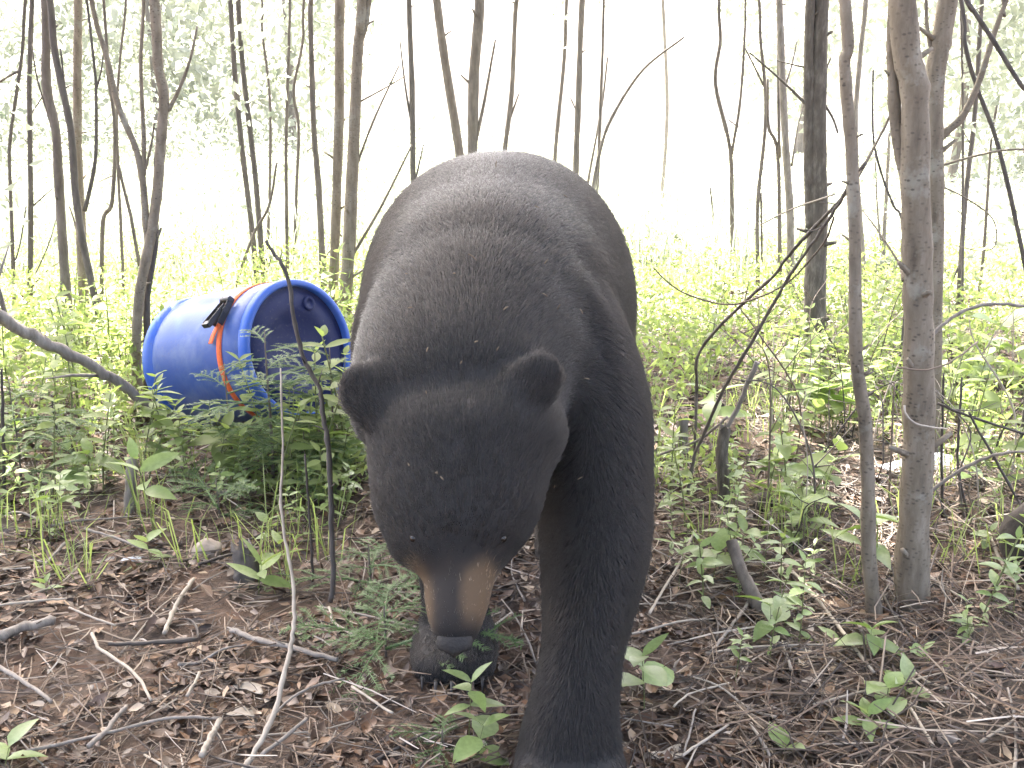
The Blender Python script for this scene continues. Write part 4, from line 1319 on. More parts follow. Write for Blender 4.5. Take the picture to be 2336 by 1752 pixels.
stick('leaning_pole', 'lower thin pole leaning from the ground to the slender trunk', [(1566, 1160, 2.98), (1581, 1053, 2.95), (1606, 990, 2.9), (1653, 884, 2.8), (1703, 800, 2.72), (1760, 700, 2.64), (1800, 630, 2.58), (1860, 545, 2.48), (1905, 478, 2.4), (1935, 425, 2.34)], (8, 8), 'bark_mid', 'pole', twigs=4)
stick('arching_twig', 'thin twig arching low between the two leaning poles', [(1490, 610, 3.0), (1520, 640, 3.0), (1560, 668, 3.0), (1640, 693, 2.95), (1697, 690, 2.9), (1790, 650, 2.8), (1850, 590, 2.7), (1885, 545, 2.6), (1903, 495, 2.5)], (3, 5), 'twig_brown', 'twig', twigs=2)
stick('bare_twig', 'pale bare twig crossing in front of the rough double trunk', [(1903, 443, 2.5), (1873, 454, 2.6), (1802, 479, 2.8), (1732, 514, 3.0)], (5, 3), 'twig_pale', 'twig')
stick('arching_branch', 'pale branch arching out from the spotted trunk to the right edge', [(2118, 775, 2.5), (2150, 741, 2.5), (2206, 706, 2.5), (2271, 693, 2.5), (2345, 701, 2.5), (2430, 730, 2.5)], (9, 7), 'deadwood', 'branch', twigs=1)
stick('arching_branch', 'thin branch curving across the spotted trunk at mid height', [(2048, 838, 2.26), (2058, 840, 2.24), (2117, 843, 2.22), (2176, 821, 2.24), (2230, 780, 2.3)], (5, 4), 'twig_brown', 'branch')
stick('arching_branch', 'small pale twig draped around the spotted trunk', [(2062, 925, 2.24), (2066, 943, 2.23), (2087, 965, 2.22), (2129, 975, 2.24), (2160, 978, 2.3)], (6, 4), 'twig_pale', 'branch')
stick('dead_branch', 'dark straight branch reaching right below the arching branch', [(2138, 920, 2.7), (2230, 956, 2.65), (2336, 990, 2.6), (2430, 1030, 2.55)], (7, 5), 'twig_dark', 'branch', twigs=4)
stick('dead_branch', 'grey bare branch rising to the right edge from the spotted trunk', [(2100, 1140, 2.55), (2121, 1121, 2.53), (2209, 1062, 2.5), (2277, 1036, 2.46), (2345, 1030, 2.42), (2430, 1034, 2.4)], (9, 6), 'deadwood', 'branch', twigs=4)
stick('dead_branch', 'dark bent branch slanting down at the right edge', [(2210, 940, 2.6), (2226, 973, 2.6), (2260, 1028, 2.58), (2315, 1129, 2.55), (2345, 1175, 2.5)], (5, 7), 'twig_dark', 'branch', twigs=3)
stick('thin_stem', 'thin dark stem right of the white scrap', [(2212, 1240, 2.75), (2209, 1222, 2.75), (2190, 1100, 2.75), (2184, 1040, 2.76), (2190, 930, 2.78), (2195, 860, 2.8)], (8, 5), 'twig_dark', 'stem', twigs=3)
stick('thin_stem', 'thin dark stem close behind the spotted trunk on its right', [(2150, 1180, 2.8), (2148, 1060, 2.8), (2150, 940, 2.8), (2152, 850, 2.8)], (7, 5), 'twig_dark', 'stem', twigs=2)
stick('thin_stem', 'thin stem between the slender and the spotted trunk', [(2028, 1180, 2.9), (2030, 1090, 2.9), (2036, 960, 2.9), (2040, 870, 2.9)], (6, 4), 'twig_brown', 'stem', twigs=2)
stick('broken_stick', 'grey broken stick propped up between stump and seedlings', [(1650, 985, 3.0), (1657, 977, 3.0), (1686, 922, 2.98), (1710, 865, 2.95), (1728, 828, 2.93)], (10, 12), 'deadwood', 'stick')
stick('broken_stick', 'thin pale stick lying toward the bear from the broken stump', [(1660, 950, 3.02), (1620, 985, 3.05), (1577, 1011, 3.1), (1496, 1040, 3.15)], (7, 6), 'deadwood', 'stick')

G = 'sticks lying on the litter'
stick('fallen_log', 'grey thick stick entering from the left edge', [(-60, 1505), (0, 1482), (61, 1461), (134, 1443)], (25, 20), 'deadwood', 'stick', G, sides=12)
stick('fallen_stick', 'thin stick just above the grey thick one at the left edge', [(-20, 1408), (50, 1400), (102, 1394), (155, 1390)], (7, 5), 'twig_pale', 'stick', G)
stick('fallen_stick', 'short whitish stick left of the bent stem', [(444, 1345), (430, 1365), (407, 1402), (390, 1440), (378, 1471)], (9, 12), 'twig_pale', 'stick', G)
stick('fallen_stick', 'thin brown stick lying level left of the bent stem', [(264, 1451), (330, 1438), (387, 1427), (488, 1419)], (6, 4), 'twig_brown', 'stick', G)
stick('fallen_stick', 'thin stick meeting the level brown stick at its left end', [(160, 1410), (215, 1434), (268, 1452)], (5, 5), 'twig_pale', 'stick', G)
stick('fallen_stick', 'pale wavy stick slanting down in the lower left', [(213, 1470), (222, 1492), (232, 1508), (293, 1549), (326, 1585), (348, 1626)], (8, 7), 'twig_pale', 'stick', G)
stick('fallen_stick', 'dark flat stick lying level in the lower left', [(250, 1497), (310, 1494), (366, 1492), (456, 1484)], (9, 12), 'twig_dark', 'stick', G)
stick('fallen_stick', 'greyish stick lying right of the bent stem', [(530, 1464), (565, 1478), (610, 1492), (692, 1512), (772, 1533)], (13, 11), 'deadwood', 'stick', G, twigs=1)
stick('fallen_stick', 'long curved stick along the bottom left edge', [(30, 1752), (140, 1728), (244, 1703), (366, 1671), (427, 1665), (506, 1667)], (8, 7), 'deadwood', 'stick', G)
stick('fallen_stick', 'pale birch-like stick by the end of the long curved one', [(505, 1672), (490, 1700), (478, 1722), (462, 1756)], (13, 15), 'twig_pale', 'stick', G)
stick('fallen_stick', 'pale stick passing under the long curved one', [(291, 1640), (268, 1668), (244, 1699), (205, 1734)], (9, 13), 'deadwood', 'stick', G)
stick('fallen_stick', 'straight pale stick right of the bent stem at the bottom', [(702, 1669), (651, 1712), (598, 1754)], (8, 10), 'deadwood', 'stick', G)
stick('fallen_stick', 'thin curving twig above the straight pale stick', [(625, 1662), (659, 1626), (700, 1602), (732, 1589), (788, 1575)], (6, 5), 'deadwood', 'twig', G)
stick('fallen_stick', 'dull grey stick slanting at the lower left edge', [(-10, 1543), (30, 1566), (61, 1585), (122, 1630)], (11, 9), 'deadwood', 'stick', G)
stick('fallen_stick', 'thin stick slanting toward the near paw', [(805, 1594), (850, 1625), (897, 1657)], (6, 6), 'twig_pale', 'stick', G)
stick('fallen_stick', 'short upright-looking pale stick in the lower left litter', [(458, 1562), (445, 1588), (430, 1616)], (8, 8), 'twig_pale', 'stick', G)
stick('fallen_stick', 'pale bent twig below the twisted sapling', [(751, 1410), (757, 1425), (763, 1445), (812, 1478)], (7, 6), 'twig_pale', 'twig', G)
stick('fallen_stick', 'dark branch leaning over the splintered stump', [(455, 1311), (490, 1300), (525, 1288), (580, 1276), (640, 1266)], (8, 6), 'twig_dark', 'branch', G, twigs=2)
stick('fallen_stick', 'thin dark twig pointing up right from the splintered stump', [(545, 1262), (590, 1243), (642, 1217)], (6, 4), 'twig_dark', 'twig', G)
stick('fallen_stick', 'dark thin twig lying level beside the bear cheek', [(684, 1257), (780, 1250), (885, 1247)], (5, 4), 'twig_dark', 'twig', G)
stick('fallen_stick', 'pale twig slanting below the white scrap', [(150, 1262), (125, 1290), (100, 1315)], (8, 6), 'deadwood', 'twig', G)
stick('fallen_stick', 'pale twig sloping right from the bushes on the left', [(195, 1227), (252, 1244), (290, 1258), (328, 1274)], (6, 6), 'deadwood', 'twig', G)
stick('fallen_stick', 'arched pale twig at the left edge under the shrubs', [(-10, 1180, 2.85), (40, 1168, 2.84), (81, 1183, 2.8), (120, 1205, 2.75), (142, 1235, 2.7)], (6, 5), 'deadwood', 'twig', G)
stick('fallen_stick', 'second arched twig at the left edge under the shrubs', [(-10, 1215, 2.75), (60, 1205, 2.74), (110, 1225, 2.7), (150, 1262, 2.6)], (5, 4), 'deadwood', 'twig', G)
stick('fallen_stick', 'long thin pale stalk beside the planted leg', [(1585, 1232), (1540, 1323), (1510, 1372), (1480, 1425)], (6, 7), 'twig_pale', 'stick', G)
stick('fallen_stick', 'long straight stick slanting down past the slender trunk base', [(1778, 1298), (1844, 1369), (1908, 1450), (1950, 1508), (1990, 1562)], (9, 8), 'twig_pale', 'stick', G)
stick('fallen_stick', 'short pale stick left of the long slanting one', [(1715, 1384), (1685, 1428), (1654, 1471), (1622, 1515)], (8, 8), 'deadwood', 'stick', G)
stick('fallen_stick', 'thin level twig arching across the right litter', [(1610, 1515), (1738, 1500), (1865, 1496), (1992, 1496), (2060, 1510)], (5, 5), 'twig_pale', 'twig', G)
stick('fallen_stick', 'pale twig at the foot of the spotted trunk', [(2015, 1286), (2060, 1328), (2118, 1376)], (6, 6), 'twig_pale', 'twig', G)
stick('fallen_stick', 'arched twig right of the spotted trunk base', [(2030, 1409), (2050, 1398), (2085, 1393), (2136, 1402), (2186, 1426)], (5, 5), 'twig_brown', 'twig', G)
stick('fallen_stick', 'dark twig slanting down right of the slender trunk base', [(2010, 1374), (2043, 1437), (2088, 1495)], (7, 7), 'twig_dark', 'twig', G)
stick('fallen_stick', 'pale stick slanting down near the right edge', [(2253, 1238), (2284, 1310), (2320, 1368)], (8, 8), 'twig_pale', 'stick', G)
stick('fallen_stick', 'thin twig crossing the pale one near the right edge', [(2334, 1260), (2289, 1318), (2222, 1410)], (6, 5), 'twig_brown', 'twig', G)
stick('fallen_stick', 'thin pale twig right of the spotted trunk', [(2112, 1333), (2160, 1368), (2215, 1402)], (6, 5), 'twig_pale', 'twig', G)
stick('fallen_stick', 'curly pale twig right of the near paw', [(1535, 1640), (1555, 1622), (1582, 1606), (1662, 1585)], (5, 4), 'twig_pale', 'twig', G)
stick('fallen_stick', 'straight twig along the bottom edge right of the paw', [(1660, 1681), (1610, 1716), (1555, 1752)], (6, 7), 'twig_pale', 'twig', G)
stick('fallen_stick', 'steep thin twig right of the near paw', [(1584, 1646), (1574, 1690), (1560, 1745)], (5, 5), 'deadwood', 'twig', G)
stick('fallen_stick', 'short steep stick at the bottom edge', [(1711, 1680), (1730, 1712), (1754, 1754)], (7, 8), 'deadwood', 'stick', G)
stick('fallen_stick', 'thin arched twig at the lower right', [(1785, 1747), (1850, 1732), (1908, 1712), (1956, 1672)], (5, 5), 'twig_brown', 'twig', G)
stick('fallen_stick', 'pale stick pointing at the dark bank', [(2074, 1645), (2098, 1686), (2126, 1733)], (7, 7), 'twig_pale', 'stick', G)
# the many small twigs that nothing tells apart
for i in range(120):
    yy = 1.5 + SR.random() ** 1.2 * 2.3
    xx = SR.uniform(-1, 1) * (0.3 + yy * 0.46)
    a = SR.uniform(0, math.pi); Lh = SR.uniform(.05, .17); r = SR.uniform(.0016, .0042)
    bnd = SR.normal(0, .12) * Lh
    P = []
    for t in (-1, -.4, .3, 1):
        px_, py_ = xx + math.cos(a) * Lh * t - math.sin(a) * bnd * (1 - t * t), yy + math.sin(a) * Lh * t + math.cos(a) * bnd * (1 - t * t)
        P.append([px_, py_, gz(px_, py_) + .012 + r + SR.uniform(0, .018)])
    P = np.array(P); rt = P[0].copy()
    mb = MB(); mb.add(*tube(catmull(P - rt, 4), np.linspace(r, r * .55, 13), 6, .08))
    o = link('fallen_twig', mb.mesh('fallen_twig'), M[('twig_pale', 'twig_brown', 'deadwood', 'twig_pale', 'twig_dark')[i % 5]])
    o.location = rt
    tag(o, 'small bare twig lying loose on the brown litter', 'twig', 'small twigs on the litter')


for i in range(44):         # thin dead twigs standing tangled among the right-hand trunks
    yy = 2.5 + SR.random() * 2.2; xx = yy * SR.uniform(.26, .54)
    if abs(xx - .93) < .1 and yy < 2.7: continue
    h_ = SR.uniform(.18, .75); lx, ly = SR.normal(0, .35) * h_, SR.normal(0, .25) * h_
    P = np.array([[0, 0, -.01], [lx * .25 + SR.normal(0, .02), ly * .3, h_ * .4], [lx * .6 + SR.normal(0, .03), ly * .6, h_ * .75], [lx * 1.1, ly, h_ * SR.uniform(.8, 1.05)]])
    C = catmull(P, 5); r = SR.uniform(.0016, .0042)
    mb = MB(); mb.add(*tube(C, np.linspace(r, r * .4, len(C)), 6, .06))
    for _ in range(SR.integers(1, 5)):
        k = SR.integers(3, len(C) - 1); d = np.array([SR.normal(), SR.normal() * .5, abs(SR.normal()) * .7]); d /= np.linalg.norm(d)
        Lt = h_ * SR.uniform(.12, .4)
        mb.add(*tube(catmull(np.array([C[k], C[k] + d * Lt * .5 + SR.normal(0, .06, 3) * Lt, C[k] + d * Lt + np.array([0, 0, .1 * Lt])]), 3), np.linspace(r * .6, r * .2, 7), 5))
    o = link('dead_twig', mb.mesh('dead_twig'), M[('twig_brown', 'twig_dark', 'twig_pale', 'bark_mid')[i % 4]])
    o.location = (xx, yy, gz(xx, yy))
    tag(o, 'thin branching dead twig standing in the tangle among the right-hand trunks', 'twig', 'dead twigs among the right-hand trunks')


def stump(name, label, pts, w, mat, jag=0.5, sides=14, cutm=None, cat='stump'):
    P = [at(*p) for p in pts]
    b = P[0].copy(); b.z = min(b.z, gz(b.x, b.y)) - .01
    root = empty(name, b)
    tag(root, label, cat)
    C = catmull(np.array([p - b for p in P]), 5)
    sc_ = depth(pts[0][1], pts[0][2]) * K / F / 2
    Rr = np.interp(np.linspace(0, 1, len(C)), [0, .12, 1], [w[0] * 1.2, w[0], w[1]]) * sc_
    V, Q, T = tube(C, Rr, sides, .08, cap=False)
    n = len(C)
    topring = V[(n - 1) * sides:n * sides]
    dirn = (C[-1] - C[-2]) / np.linalg.norm(C[-1] - C[-2])
    topring += dirn[None, :] * (SR.uniform(-1, 1, sides) * Rr[-1] * jag)[:, None]
    V[(n - 1) * sides:n * sides] = topring
    mb = MB(); mb.add(V, Q)
    link('stump_trunk', mb.mesh('stump_trunk'), M[mat], root)
    inner = C[-1] + (topring - C[-1]) * .25 + dirn * SR.uniform(-.5, .1) * Rr[-1] * jag
    V2 = np.vstack([topring + dirn * .0005, inner, C[-1] - dirn * Rr[-1] * jag * .4])
    j = np.arange(sides); k = (j + 1) % sides
    mb = MB(); mb.add(V2, np.stack([j, k, sides + k, sides + j], 1), np.stack([np.full(sides, 2 * sides), sides + j, sides + k], 1))
    link('broken_top', mb.mesh('broken_top'), M[cutm or 'cut_wood'], root)
    return root


stump('stump', 'grey post-like stump with a slanted top, left among the shrubs', [(296, 1215, 2.85), (296, 1160, 2.85), (299, 1100, 2.86), (302, 1040, 2.87)], (27, 24), 'deadwood', .8)
stump('stump', 'dark splintered stump in the litter left of the bent stem', [(566, 1350, 2.42), (562, 1310, 2.42), (558, 1275, 2.43), (552, 1245, 2.44)], (62, 44), 'bark_dark', 1.1, cutm='bark_dark')
stump('stump', 'dark broken stump right of the planted leg', [(1654, 1165, 2.97), (1650, 1100, 2.97), (1647, 1030, 2.98), (1655, 975, 2.98)], (30, 24), 'bark_rough', 1.0, cutm='bark_rough')
stump('stump', 'small pale stump behind the pole base near the bear', [(1557, 1030, 3.5), (1557, 1000, 3.5), (1558, 950, 3.5)], (26, 25), 'deadwood', .7)
stump('stump', 'dark orange-brown broken stump touching the bear leg outline', [(1484, 1090, 3.3), (1486, 1060, 3.3), (1488, 1018, 3.3)], (26, 22), 'bark_rough', .9)
stump('cut_branch', 'thick cut branch stub leaning back beside a seedling', [(1745, 1425, 2.28), (1722, 1365, 2.32), (1695, 1310, 2.36), (1668, 1235, 2.42)], (32, 27), 'bark_mid', .15, cat='branch')


# ------------------------------------------------------------------ stones and scraps
def lump(name, label, loc, size, mat, cat, seed, sink=.3, sub=3, rough=.25):
    rg = np.random.default_rng(seed)
    bm = bmesh.new(); bmesh.ops.create_icosphere(bm, subdivisions=sub, radius=1.0)
    dirs = rg.normal(size=(7, 3)); ph = rg.uniform(0, 6, 7)
    for v in bm.verts:
        c = np.array(v.co)
        f = 1 + rough * sum(math.sin(2.1 * float(c @ dirs[k]) + ph[k]) for k in range(7)) / 4
        v.co = v.co * f
        v.co.x *= size[0]; v.co.y *= size[1]; v.co.z *= size[2]
    me = bpy.data.meshes.new(name); bm.to_mesh(me); bm.free()
    for p in me.polygons: p.use_smooth = True
    o = link(name, me, M[mat]); o.location = (loc.x, loc.y, gz(loc.x, loc.y) + size[2] * (1 - sink) * .6)
    o.rotation_euler = (0, 0, rg.uniform(0, 6))
    tag(o, label, cat)
    return o


M['stone'] = plain_mat('pale_stone', (0.34, 0.28, 0.23), .8, .35, 28, bumps=.6)
M['stone_dark'] = plain_mat('dark_stone', (0.035, 0.028, 0.022), .95, .5, 30, bumps=1.0)
M['paper'] = plain_mat('white_scrap', (0.78, 0.80, 0.84), .5, .06, 20)
lump('stone', 'pale rounded stone left of the splintered stump', gnd(473, 1270), (.048, .04, .034), 'stone', 'stone', 2)
lump('stone', 'tan stone lying on the dark bank at the lower right', gnd(2160, 1690), (.020, .018, .013), 'stone', 'stone', 3)
lump('stone', 'small pinkish stone by the grey stick', gnd(597, 1475), (.012, .012, .013), 'stone', 'stone', 4)
lump('stone', 'pale round stone under the long slanting stick', gnd(1908, 1478), (.017, .017, .015), 'stone', 'stone', 5)
lump('boulder', 'dark grey boulder at the right edge', gnd(2385, 1290), (.10, .10, .15), 'stone_dark', 'boulder', 6, sink=.2)
lump('boulder', 'dark lump of soil behind the broken stump', gnd(1735, 1165), (.05, .04, .038), 'stone_dark', 'soil lump', 7)


def sheet(name, label, c, sx, sy, mat, cat, seed, crump=.25, n=9, up=0.0):
    rg = np.random.default_rng(seed)
    xs = np.linspace(-1, 1, n)
    X, Y = np.meshgrid(xs, xs)
    ph = rg.uniform(0, 6, 8); fr = rg.normal(0, 2.2, (8, 2))
    H = sum(np.sin(fr[k, 0] * X + fr[k, 1] * Y + ph[k]) for k in range(8)) / 4
    out_ = 1 + .22 * np.sin(3 * np.arctan2(Y, X) + ph[0])
    V = np.stack([X * sx * out_, Y * sy * out_, np.maximum(0, H * crump * min(sx, sy) + crump * min(sx, sy)) + up * (Y + 1) * sy], -1).reshape(-1, 3)
    i = (np.arange(n - 1)[:, None] * n + np.arange(n - 1)[None]).ravel()
    Q = np.stack([i, i + 1, i + n + 1, i + n], 1)
    Vb = V - np.array([0, 0, .0012])
    edge = list(range(n)) + [r * n + n - 1 for r in range(1, n)] + [(n - 1) * n + c_ for c_ in range(n - 2, -1, -1)] + [r * n for r in range(n - 2, 0, -1)]
    m_ = len(edge); E = np.array(edge)
    mb = MB(); mb.add(np.vstack([V, Vb]), np.vstack([Q, Q[:, ::-1] + n * n, np.stack([E, E + n * n, np.roll(E, -1) + n * n, np.roll(E, -1)], 1)]))
    o = link(name, mb.mesh(name), M[mat])
    o.location = (c.x, c.y, gz(c.x, c.y) + .012)
    o.rotation_euler = (0, 0, rg.uniform(-.4, .4))
    tag(o, label, cat)
    return o


sheet('white_sheet', 'bright white crumpled sheet lying behind the spotted trunk', gnd(2104, 1082), .115, .05, 'paper', 'sheet', 3, .35, 11, .12)
sheet('white_scrap', 'small white scrap on the litter at the left', gnd(303, 1292), .030, .020, 'paper', 'scrap', 5, .4)
sheet('white_scrap', 'small white scrap among leaves left of the slender trunk', gnd(1860, 1065), .022, .018, 'paper', 'scrap', 6, .5, 9, .5)
sheet('bark_flake', 'pale curled dead leaf right of the bent stick in the lower left', gnd(570, 1582), .034, .012, 'twig_pale', 'dead leaf', 7, .4)
sheet('bark_flake', 'broad tan dead leaf near the bottom left', gnd(558, 1640), .030, .014, 'twig_pale', 'dead leaf', 8, .3)
sheet('bark_flake', 'pale flake of bark at the bottom edge right of the paw', gnd(1520, 1735), .032, .014, 'twig_pale', 'bark flake', 9, .3)
sheet('black_board', 'small black board lying below the barrel lid', gnd(572, 1000), .055, .02, 'black_plastic' if 'black_plastic' in M else 'twig_dark', 'board', 10, .12, 7, .35)
# ------------------------------------------------------------------ green plants
PR = np.random.default_rng(51)


def leaf_blade(Lf, wd, fold=.25, arch=.25, n=5):
    """pointed blade from the origin along +X, three vertices across"""
    t = np.linspace(0, 1, n + 1)
    wid = wd * np.sin(np.pi * np.clip(t, 0, 1) ** .75) ** .9
    wid[0] = wd * .12; wid[-1] = 0.0004
    x = Lf * t
    z = -arch * Lf * t ** 2
    V = []
    for i in range(n + 1):
        V += [[x[i], wid[i], z[i] + fold * wid[i]], [x[i], 0, z[i]], [x[i], -wid[i], z[i] + fold * wid[i]]]
    V = np.array(V)
    i = np.arange(n) * 3
    Q = np.concatenate([np.stack([i, i + 1, i + 4, i + 3], 1), np.stack([i + 1, i + 2, i + 5, i + 4], 1)])
    return V, Q


LEAF_ME = []
for (a, b, c_, d_) in ((1.0, .20, .25, .22), (1.0, .27, .3, .35), (1.0, .17, .2, .10), (1.0, .32, .18, .30)):
    mb = MB(); mb.add(*leaf_blade(a, b, c_, d_)); me = mb.mesh('leaf'); me.materials.append(M['leaf_near']); LEAF_ME.append(me)


def plant_spec(h, pairs, Lf, kind, rg, bend=.12, top_only=False):
    """stem polyline + leaf transforms (matrix, mesh index)"""
    bx, by = rg.normal(0, bend, 2) * h
    P = np.array([[0, 0, -.01], [bx * .2, by * .2, h * .35], [bx * .6, by * .6, h * .7], [bx, by, h]])
    C = catmull(P, 4)
    leaves = []
    lo = .62 if top_only else .28
    ang0 = rg.uniform(0, 6.28)
    for k in range(pairs):
        f = lo + (1 - lo) * k / max(1, pairs - 1)
        p = Vector(C[int(round(f * (len(C) - 1)))])
        for s in (0, 1):
            a = ang0 + k * 1.57 + s * math.pi + rg.normal(0, .25)
            el = rg.uniform(-.05, .45) + (.45 if k == pairs - 1 else 0)
            sz = Lf * rg.uniform(.75, 1.2) * (1.0 if k < pairs - 1 else .8)
            Mx = Matrix.Translation(p) @ Matrix.Rotation(a, 4, 'Z') @ Matrix.Rotation(-el, 4, 'Y') @ Matrix.Rotation(rg.normal(0, .25), 4, 'X') @ Matrix.Scale(sz, 4)
            leaves.append((Mx, kind if rg.random() < .75 else rg.integers(4)))
    return C, leaves


def stem_mesh(C, r):
    mb = MB(); mb.add(*tube(C, np.linspace(r, r * .5, len(C)), 6)); return mb.mesh('stem')


def near_plant(loc, label, h, pairs, Lf, kind=0, cat='seedling', group=None, top_only=False, rz=0.0, name='leafy_seedling', sm='stem_green'):
    C, leaves = plant_spec(h, pairs, Lf, kind, PR, top_only=top_only)
    root = empty(name, loc); root.rotation_euler = (0, 0, rz)
    tag(root, label, cat, group)
    link('stem', stem_mesh(C, max(.0012, h * .011)), M[sm], root)
    for Mx, k in leaves:
        l = bpy.data.objects.new('leaf', LEAF_ME[k]); COL.objects.link(l)
        l.parent = root; l.matrix_local = Mx
    return root


def on_ground(u, v):
    p = gnd(u, v); p.z = gz(p.x, p.y) - .004
    return p


def hpx(px, p):       # photo px -> metres at point p
    return px * K / F * (p.y / 0.96)


named = [  # base u, v, height px, pairs, leaf px, kind, label
    (1470, 1640, 170, 3, 95, 3, 'broad-leaved pale seedling touching the right of the planted leg', True),
    (1757, 1475, 105, 2, 80, 1, 'two-tiered bright seedling in front of the cut branch stub', True),
    (1818, 1470, 40, 2, 45, 0, 'little bud-like seedling right of the two-tiered one', True),
    (1985, 1512, 95, 3, 75, 1, 'bright seedling at the foot of the slender trunk', True),
    (1913, 1475, 26, 1, 60, 3, 'whitish low seedling on the long slanting stick', True),
    (2112, 1525, 50, 2, 52, 0, 'small seedling below the arched twig', True),
    (2200, 1480, 70, 2, 58, 0, 'yellow-green seedling at the end of the arched twig', True),
    (2065, 1600, 60, 2, 75, 1, 'seedling with drooping pale leaves at the lower right', True),
    (2020, 1620, 80, 2, 95, 3, 'large-leaved greyish seedling at the lower right', True),
    (1975, 1690, 75, 3, 80, 0, 'bright bushy seedling at the bottom right', True),
    (1790, 1730, 55, 1, 80, 3, 'single-leaved seedling at the bottom edge', True),
    (1963, 1330, 170, 3, 90, 1, 'tall seedling growing across the slender trunk base', True),
    (1625, 1345, 105, 3, 70, 1, 'yellow-green seedling left of the cut branch stub', True),
    (1690, 1310, 110, 3, 75, 2, 'seedling with drooping leaves above the cut branch stub', True),
    (1070, 1690, 165, 3, 70, 0, 'star-shaped seedling just under the bear muzzle', True),
    (1085, 1745, 110, 3, 85, 3, 'soft green seedling at the bottom edge left of the paw', False),
    (10, 1775, 90, 2, 85, 3, 'green leaf cluster in the bottom left corner', True),
    (106, 1362, 36, 2, 40, 0, 'tiny yellow-green seedling in the left litter', True),
    (345, 1290, 65, 3, 52, 2, 'bright drooping seedling at the foot of the crooked pale stem', False),
    (353, 1225, 200, 3, 80, 0, 'tall star-topped seedling on a crooked pale stem', True),
    (590, 1370, 95, 3, 78, 2, 'seedling with narrow leaves before the splintered stump', True),
    (640, 1310, 80, 2, 60, 0, 'small seedling right of the splintered stump', True),
    (215, 1130, 110, 3, 75, 1, 'yellow-green seedling at the edge of the left shrubs', True),
    (530, 940, 60, 3, 60, 0, 'leafy seedling over the black board', True),
    (1560, 1160, 60, 2, 60, 0, 'small seedling at the foot of the lower leaning pole', True),
    (1625, 1010, 120, 3, 85, 0, 'pale star-topped seedling growing by the broken stump', True),
    (1900, 1000, 130, 3, 100, 3, 'broad-leaved pale seedling left of the slender trunk', True),
    (1790, 1160, 130, 4, 85, 0, 'leafy plant between broken stump and slender trunk', False),
    (1845, 1240, 110, 4, 80, 1, 'leafy plant just left of the slender trunk', False),
    (2270, 880, 130, 3, 120, 3, 'broad-leaved plant at the right edge under the arching branch', False),
]
for (u, v, hp, pairs, lpx, kind, label, top) in named:
    p = on_ground(u, v)
    near_plant(p, label, hpx(hp, p), pairs, hpx(lpx * 1.2, p), kind, top_only=top, rz=PR.uniform(0, 6))

# seedlings that repeat: six kinds, then copies of each thing and of its parts
PROTO = []
for (h, pairs, Lf, kind, top) in ((.16, 5, .052, 0, False), (.22, 6, .050, 2, False), (.10, 3, .052, 2, True), (.26, 7, .054, 0, False), (.13, 3, .066, 3, True), (.20, 5, .048, 0, True)):
    C, leaves = plant_spec(h, pairs, Lf, kind, PR, top_only=top)
    me = stem_mesh(C, max(.0014, h * .009)); me.materials.append(M['stem_green'])
    PROTO.append((me, leaves))
FOL = []        # the same six with their leaves joined, for plants whose leaves run together
for sme, leaves in PROTO:
    mb = MB()
    for Mx, k in leaves:
        V = np.empty(len(LEAF_ME[k].vertices) * 3); LEAF_ME[k].vertices.foreach_get('co', V); V = V.reshape(-1, 3)
        Mn = np.array(Mx)
        V = V @ Mn[:3, :3].T + Mn[:3, 3]
        n_ = 5; i = np.arange(n_) * 3
        mb.add(V, np.concatenate([np.stack([i, i + 1, i + 4, i + 3], 1), np.stack([i + 1, i + 2, i + 5, i + 4], 1)]))
    me = mb.mesh('foliage'); me.materials.append(M['leaf']); FOL.append(me)


LOOK = ['narrow-leaved', 'leafy', 'star-topped', 'tall leafy', 'broad-leaved', 'tufted']


def where(x, y, near):
    if near:
        if x > 0: return 'in the litter beside the planted leg' if x < .62 else ('around the leaning poles' if x < .95 else ('by the slender and spotted trunks' if x < 1.35 else 'toward the right edge'))
        return 'toward the left edge' if x < -1.35 else ('around the post-like stump' if x < -.85 else 'around the twisted sapling')
    if x > 0: return 'behind the leaning poles' if x / y < .27 else ('around the rough double trunk' if x / y < .36 else 'behind the spotted trunk toward the right edge')
    return 'at the far left under the thin trunks' if x / y < -.42 else ('along the slanting dead trunk' if x / y < -.30 else 'close around the blue barrel')


def seedling(x, y, k, s, label, group, near):
    wh = where(x, y, near)
    label = LOOK[k] + (' green seedling ' if near else ' green plant standing ') + wh
    group = ('seedlings ' if near else 'plants ') + wh
    root = empty('leafy_seedling' if near else 'leafy_plant', (x, y, gz(x, y) - .004))
    root.rotation_euler = (PR.normal(0, .1), PR.normal(0, .1), PR.uniform(0, 6.28)); root.scale = (s, s, s)
    tag(root, label, 'seedling' if near else 'plant', group)
    st = bpy.data.objects.new('stem', PROTO[k][0]); COL.objects.link(st); st.parent = root
    if near:
        for Mx, q in PROTO[k][1]:
            l = bpy.data.objects.new('leaf', LEAF_ME[q]); COL.objects.link(l); l.parent = root; l.matrix_local = Mx
    else:
        f = bpy.data.objects.new('foliage', FOL[k]); COL.objects.link(f); f.parent = root; f['kind'] = 'stuff'
    return root


def blocked(x, y):
    if -0.42 < x < 0.42 and 1.3 < y < 3.25: return True           # the bear
    if -.43 < x / y < -.35 and 2.3 < y < 2.9: return True           # before the post-like stump
    if -.56 < x / y < -.30 and 3.0 < y < 3.75 and PR.random() < .45: return True   # under the slanting trunk
    if .33 < x / y < .48 and 2.3 < y < 3.45: return True            # open litter before the white sheet
    dx, dy = x - bc.x, y - bc.y                                     # the barrel
    al = -dx * math.sin(bth) + dy * math.cos(bth); ac = dx * math.cos(bth) + dy * math.sin(bth)
    return -.05 < al < .66 and abs(ac) < .32


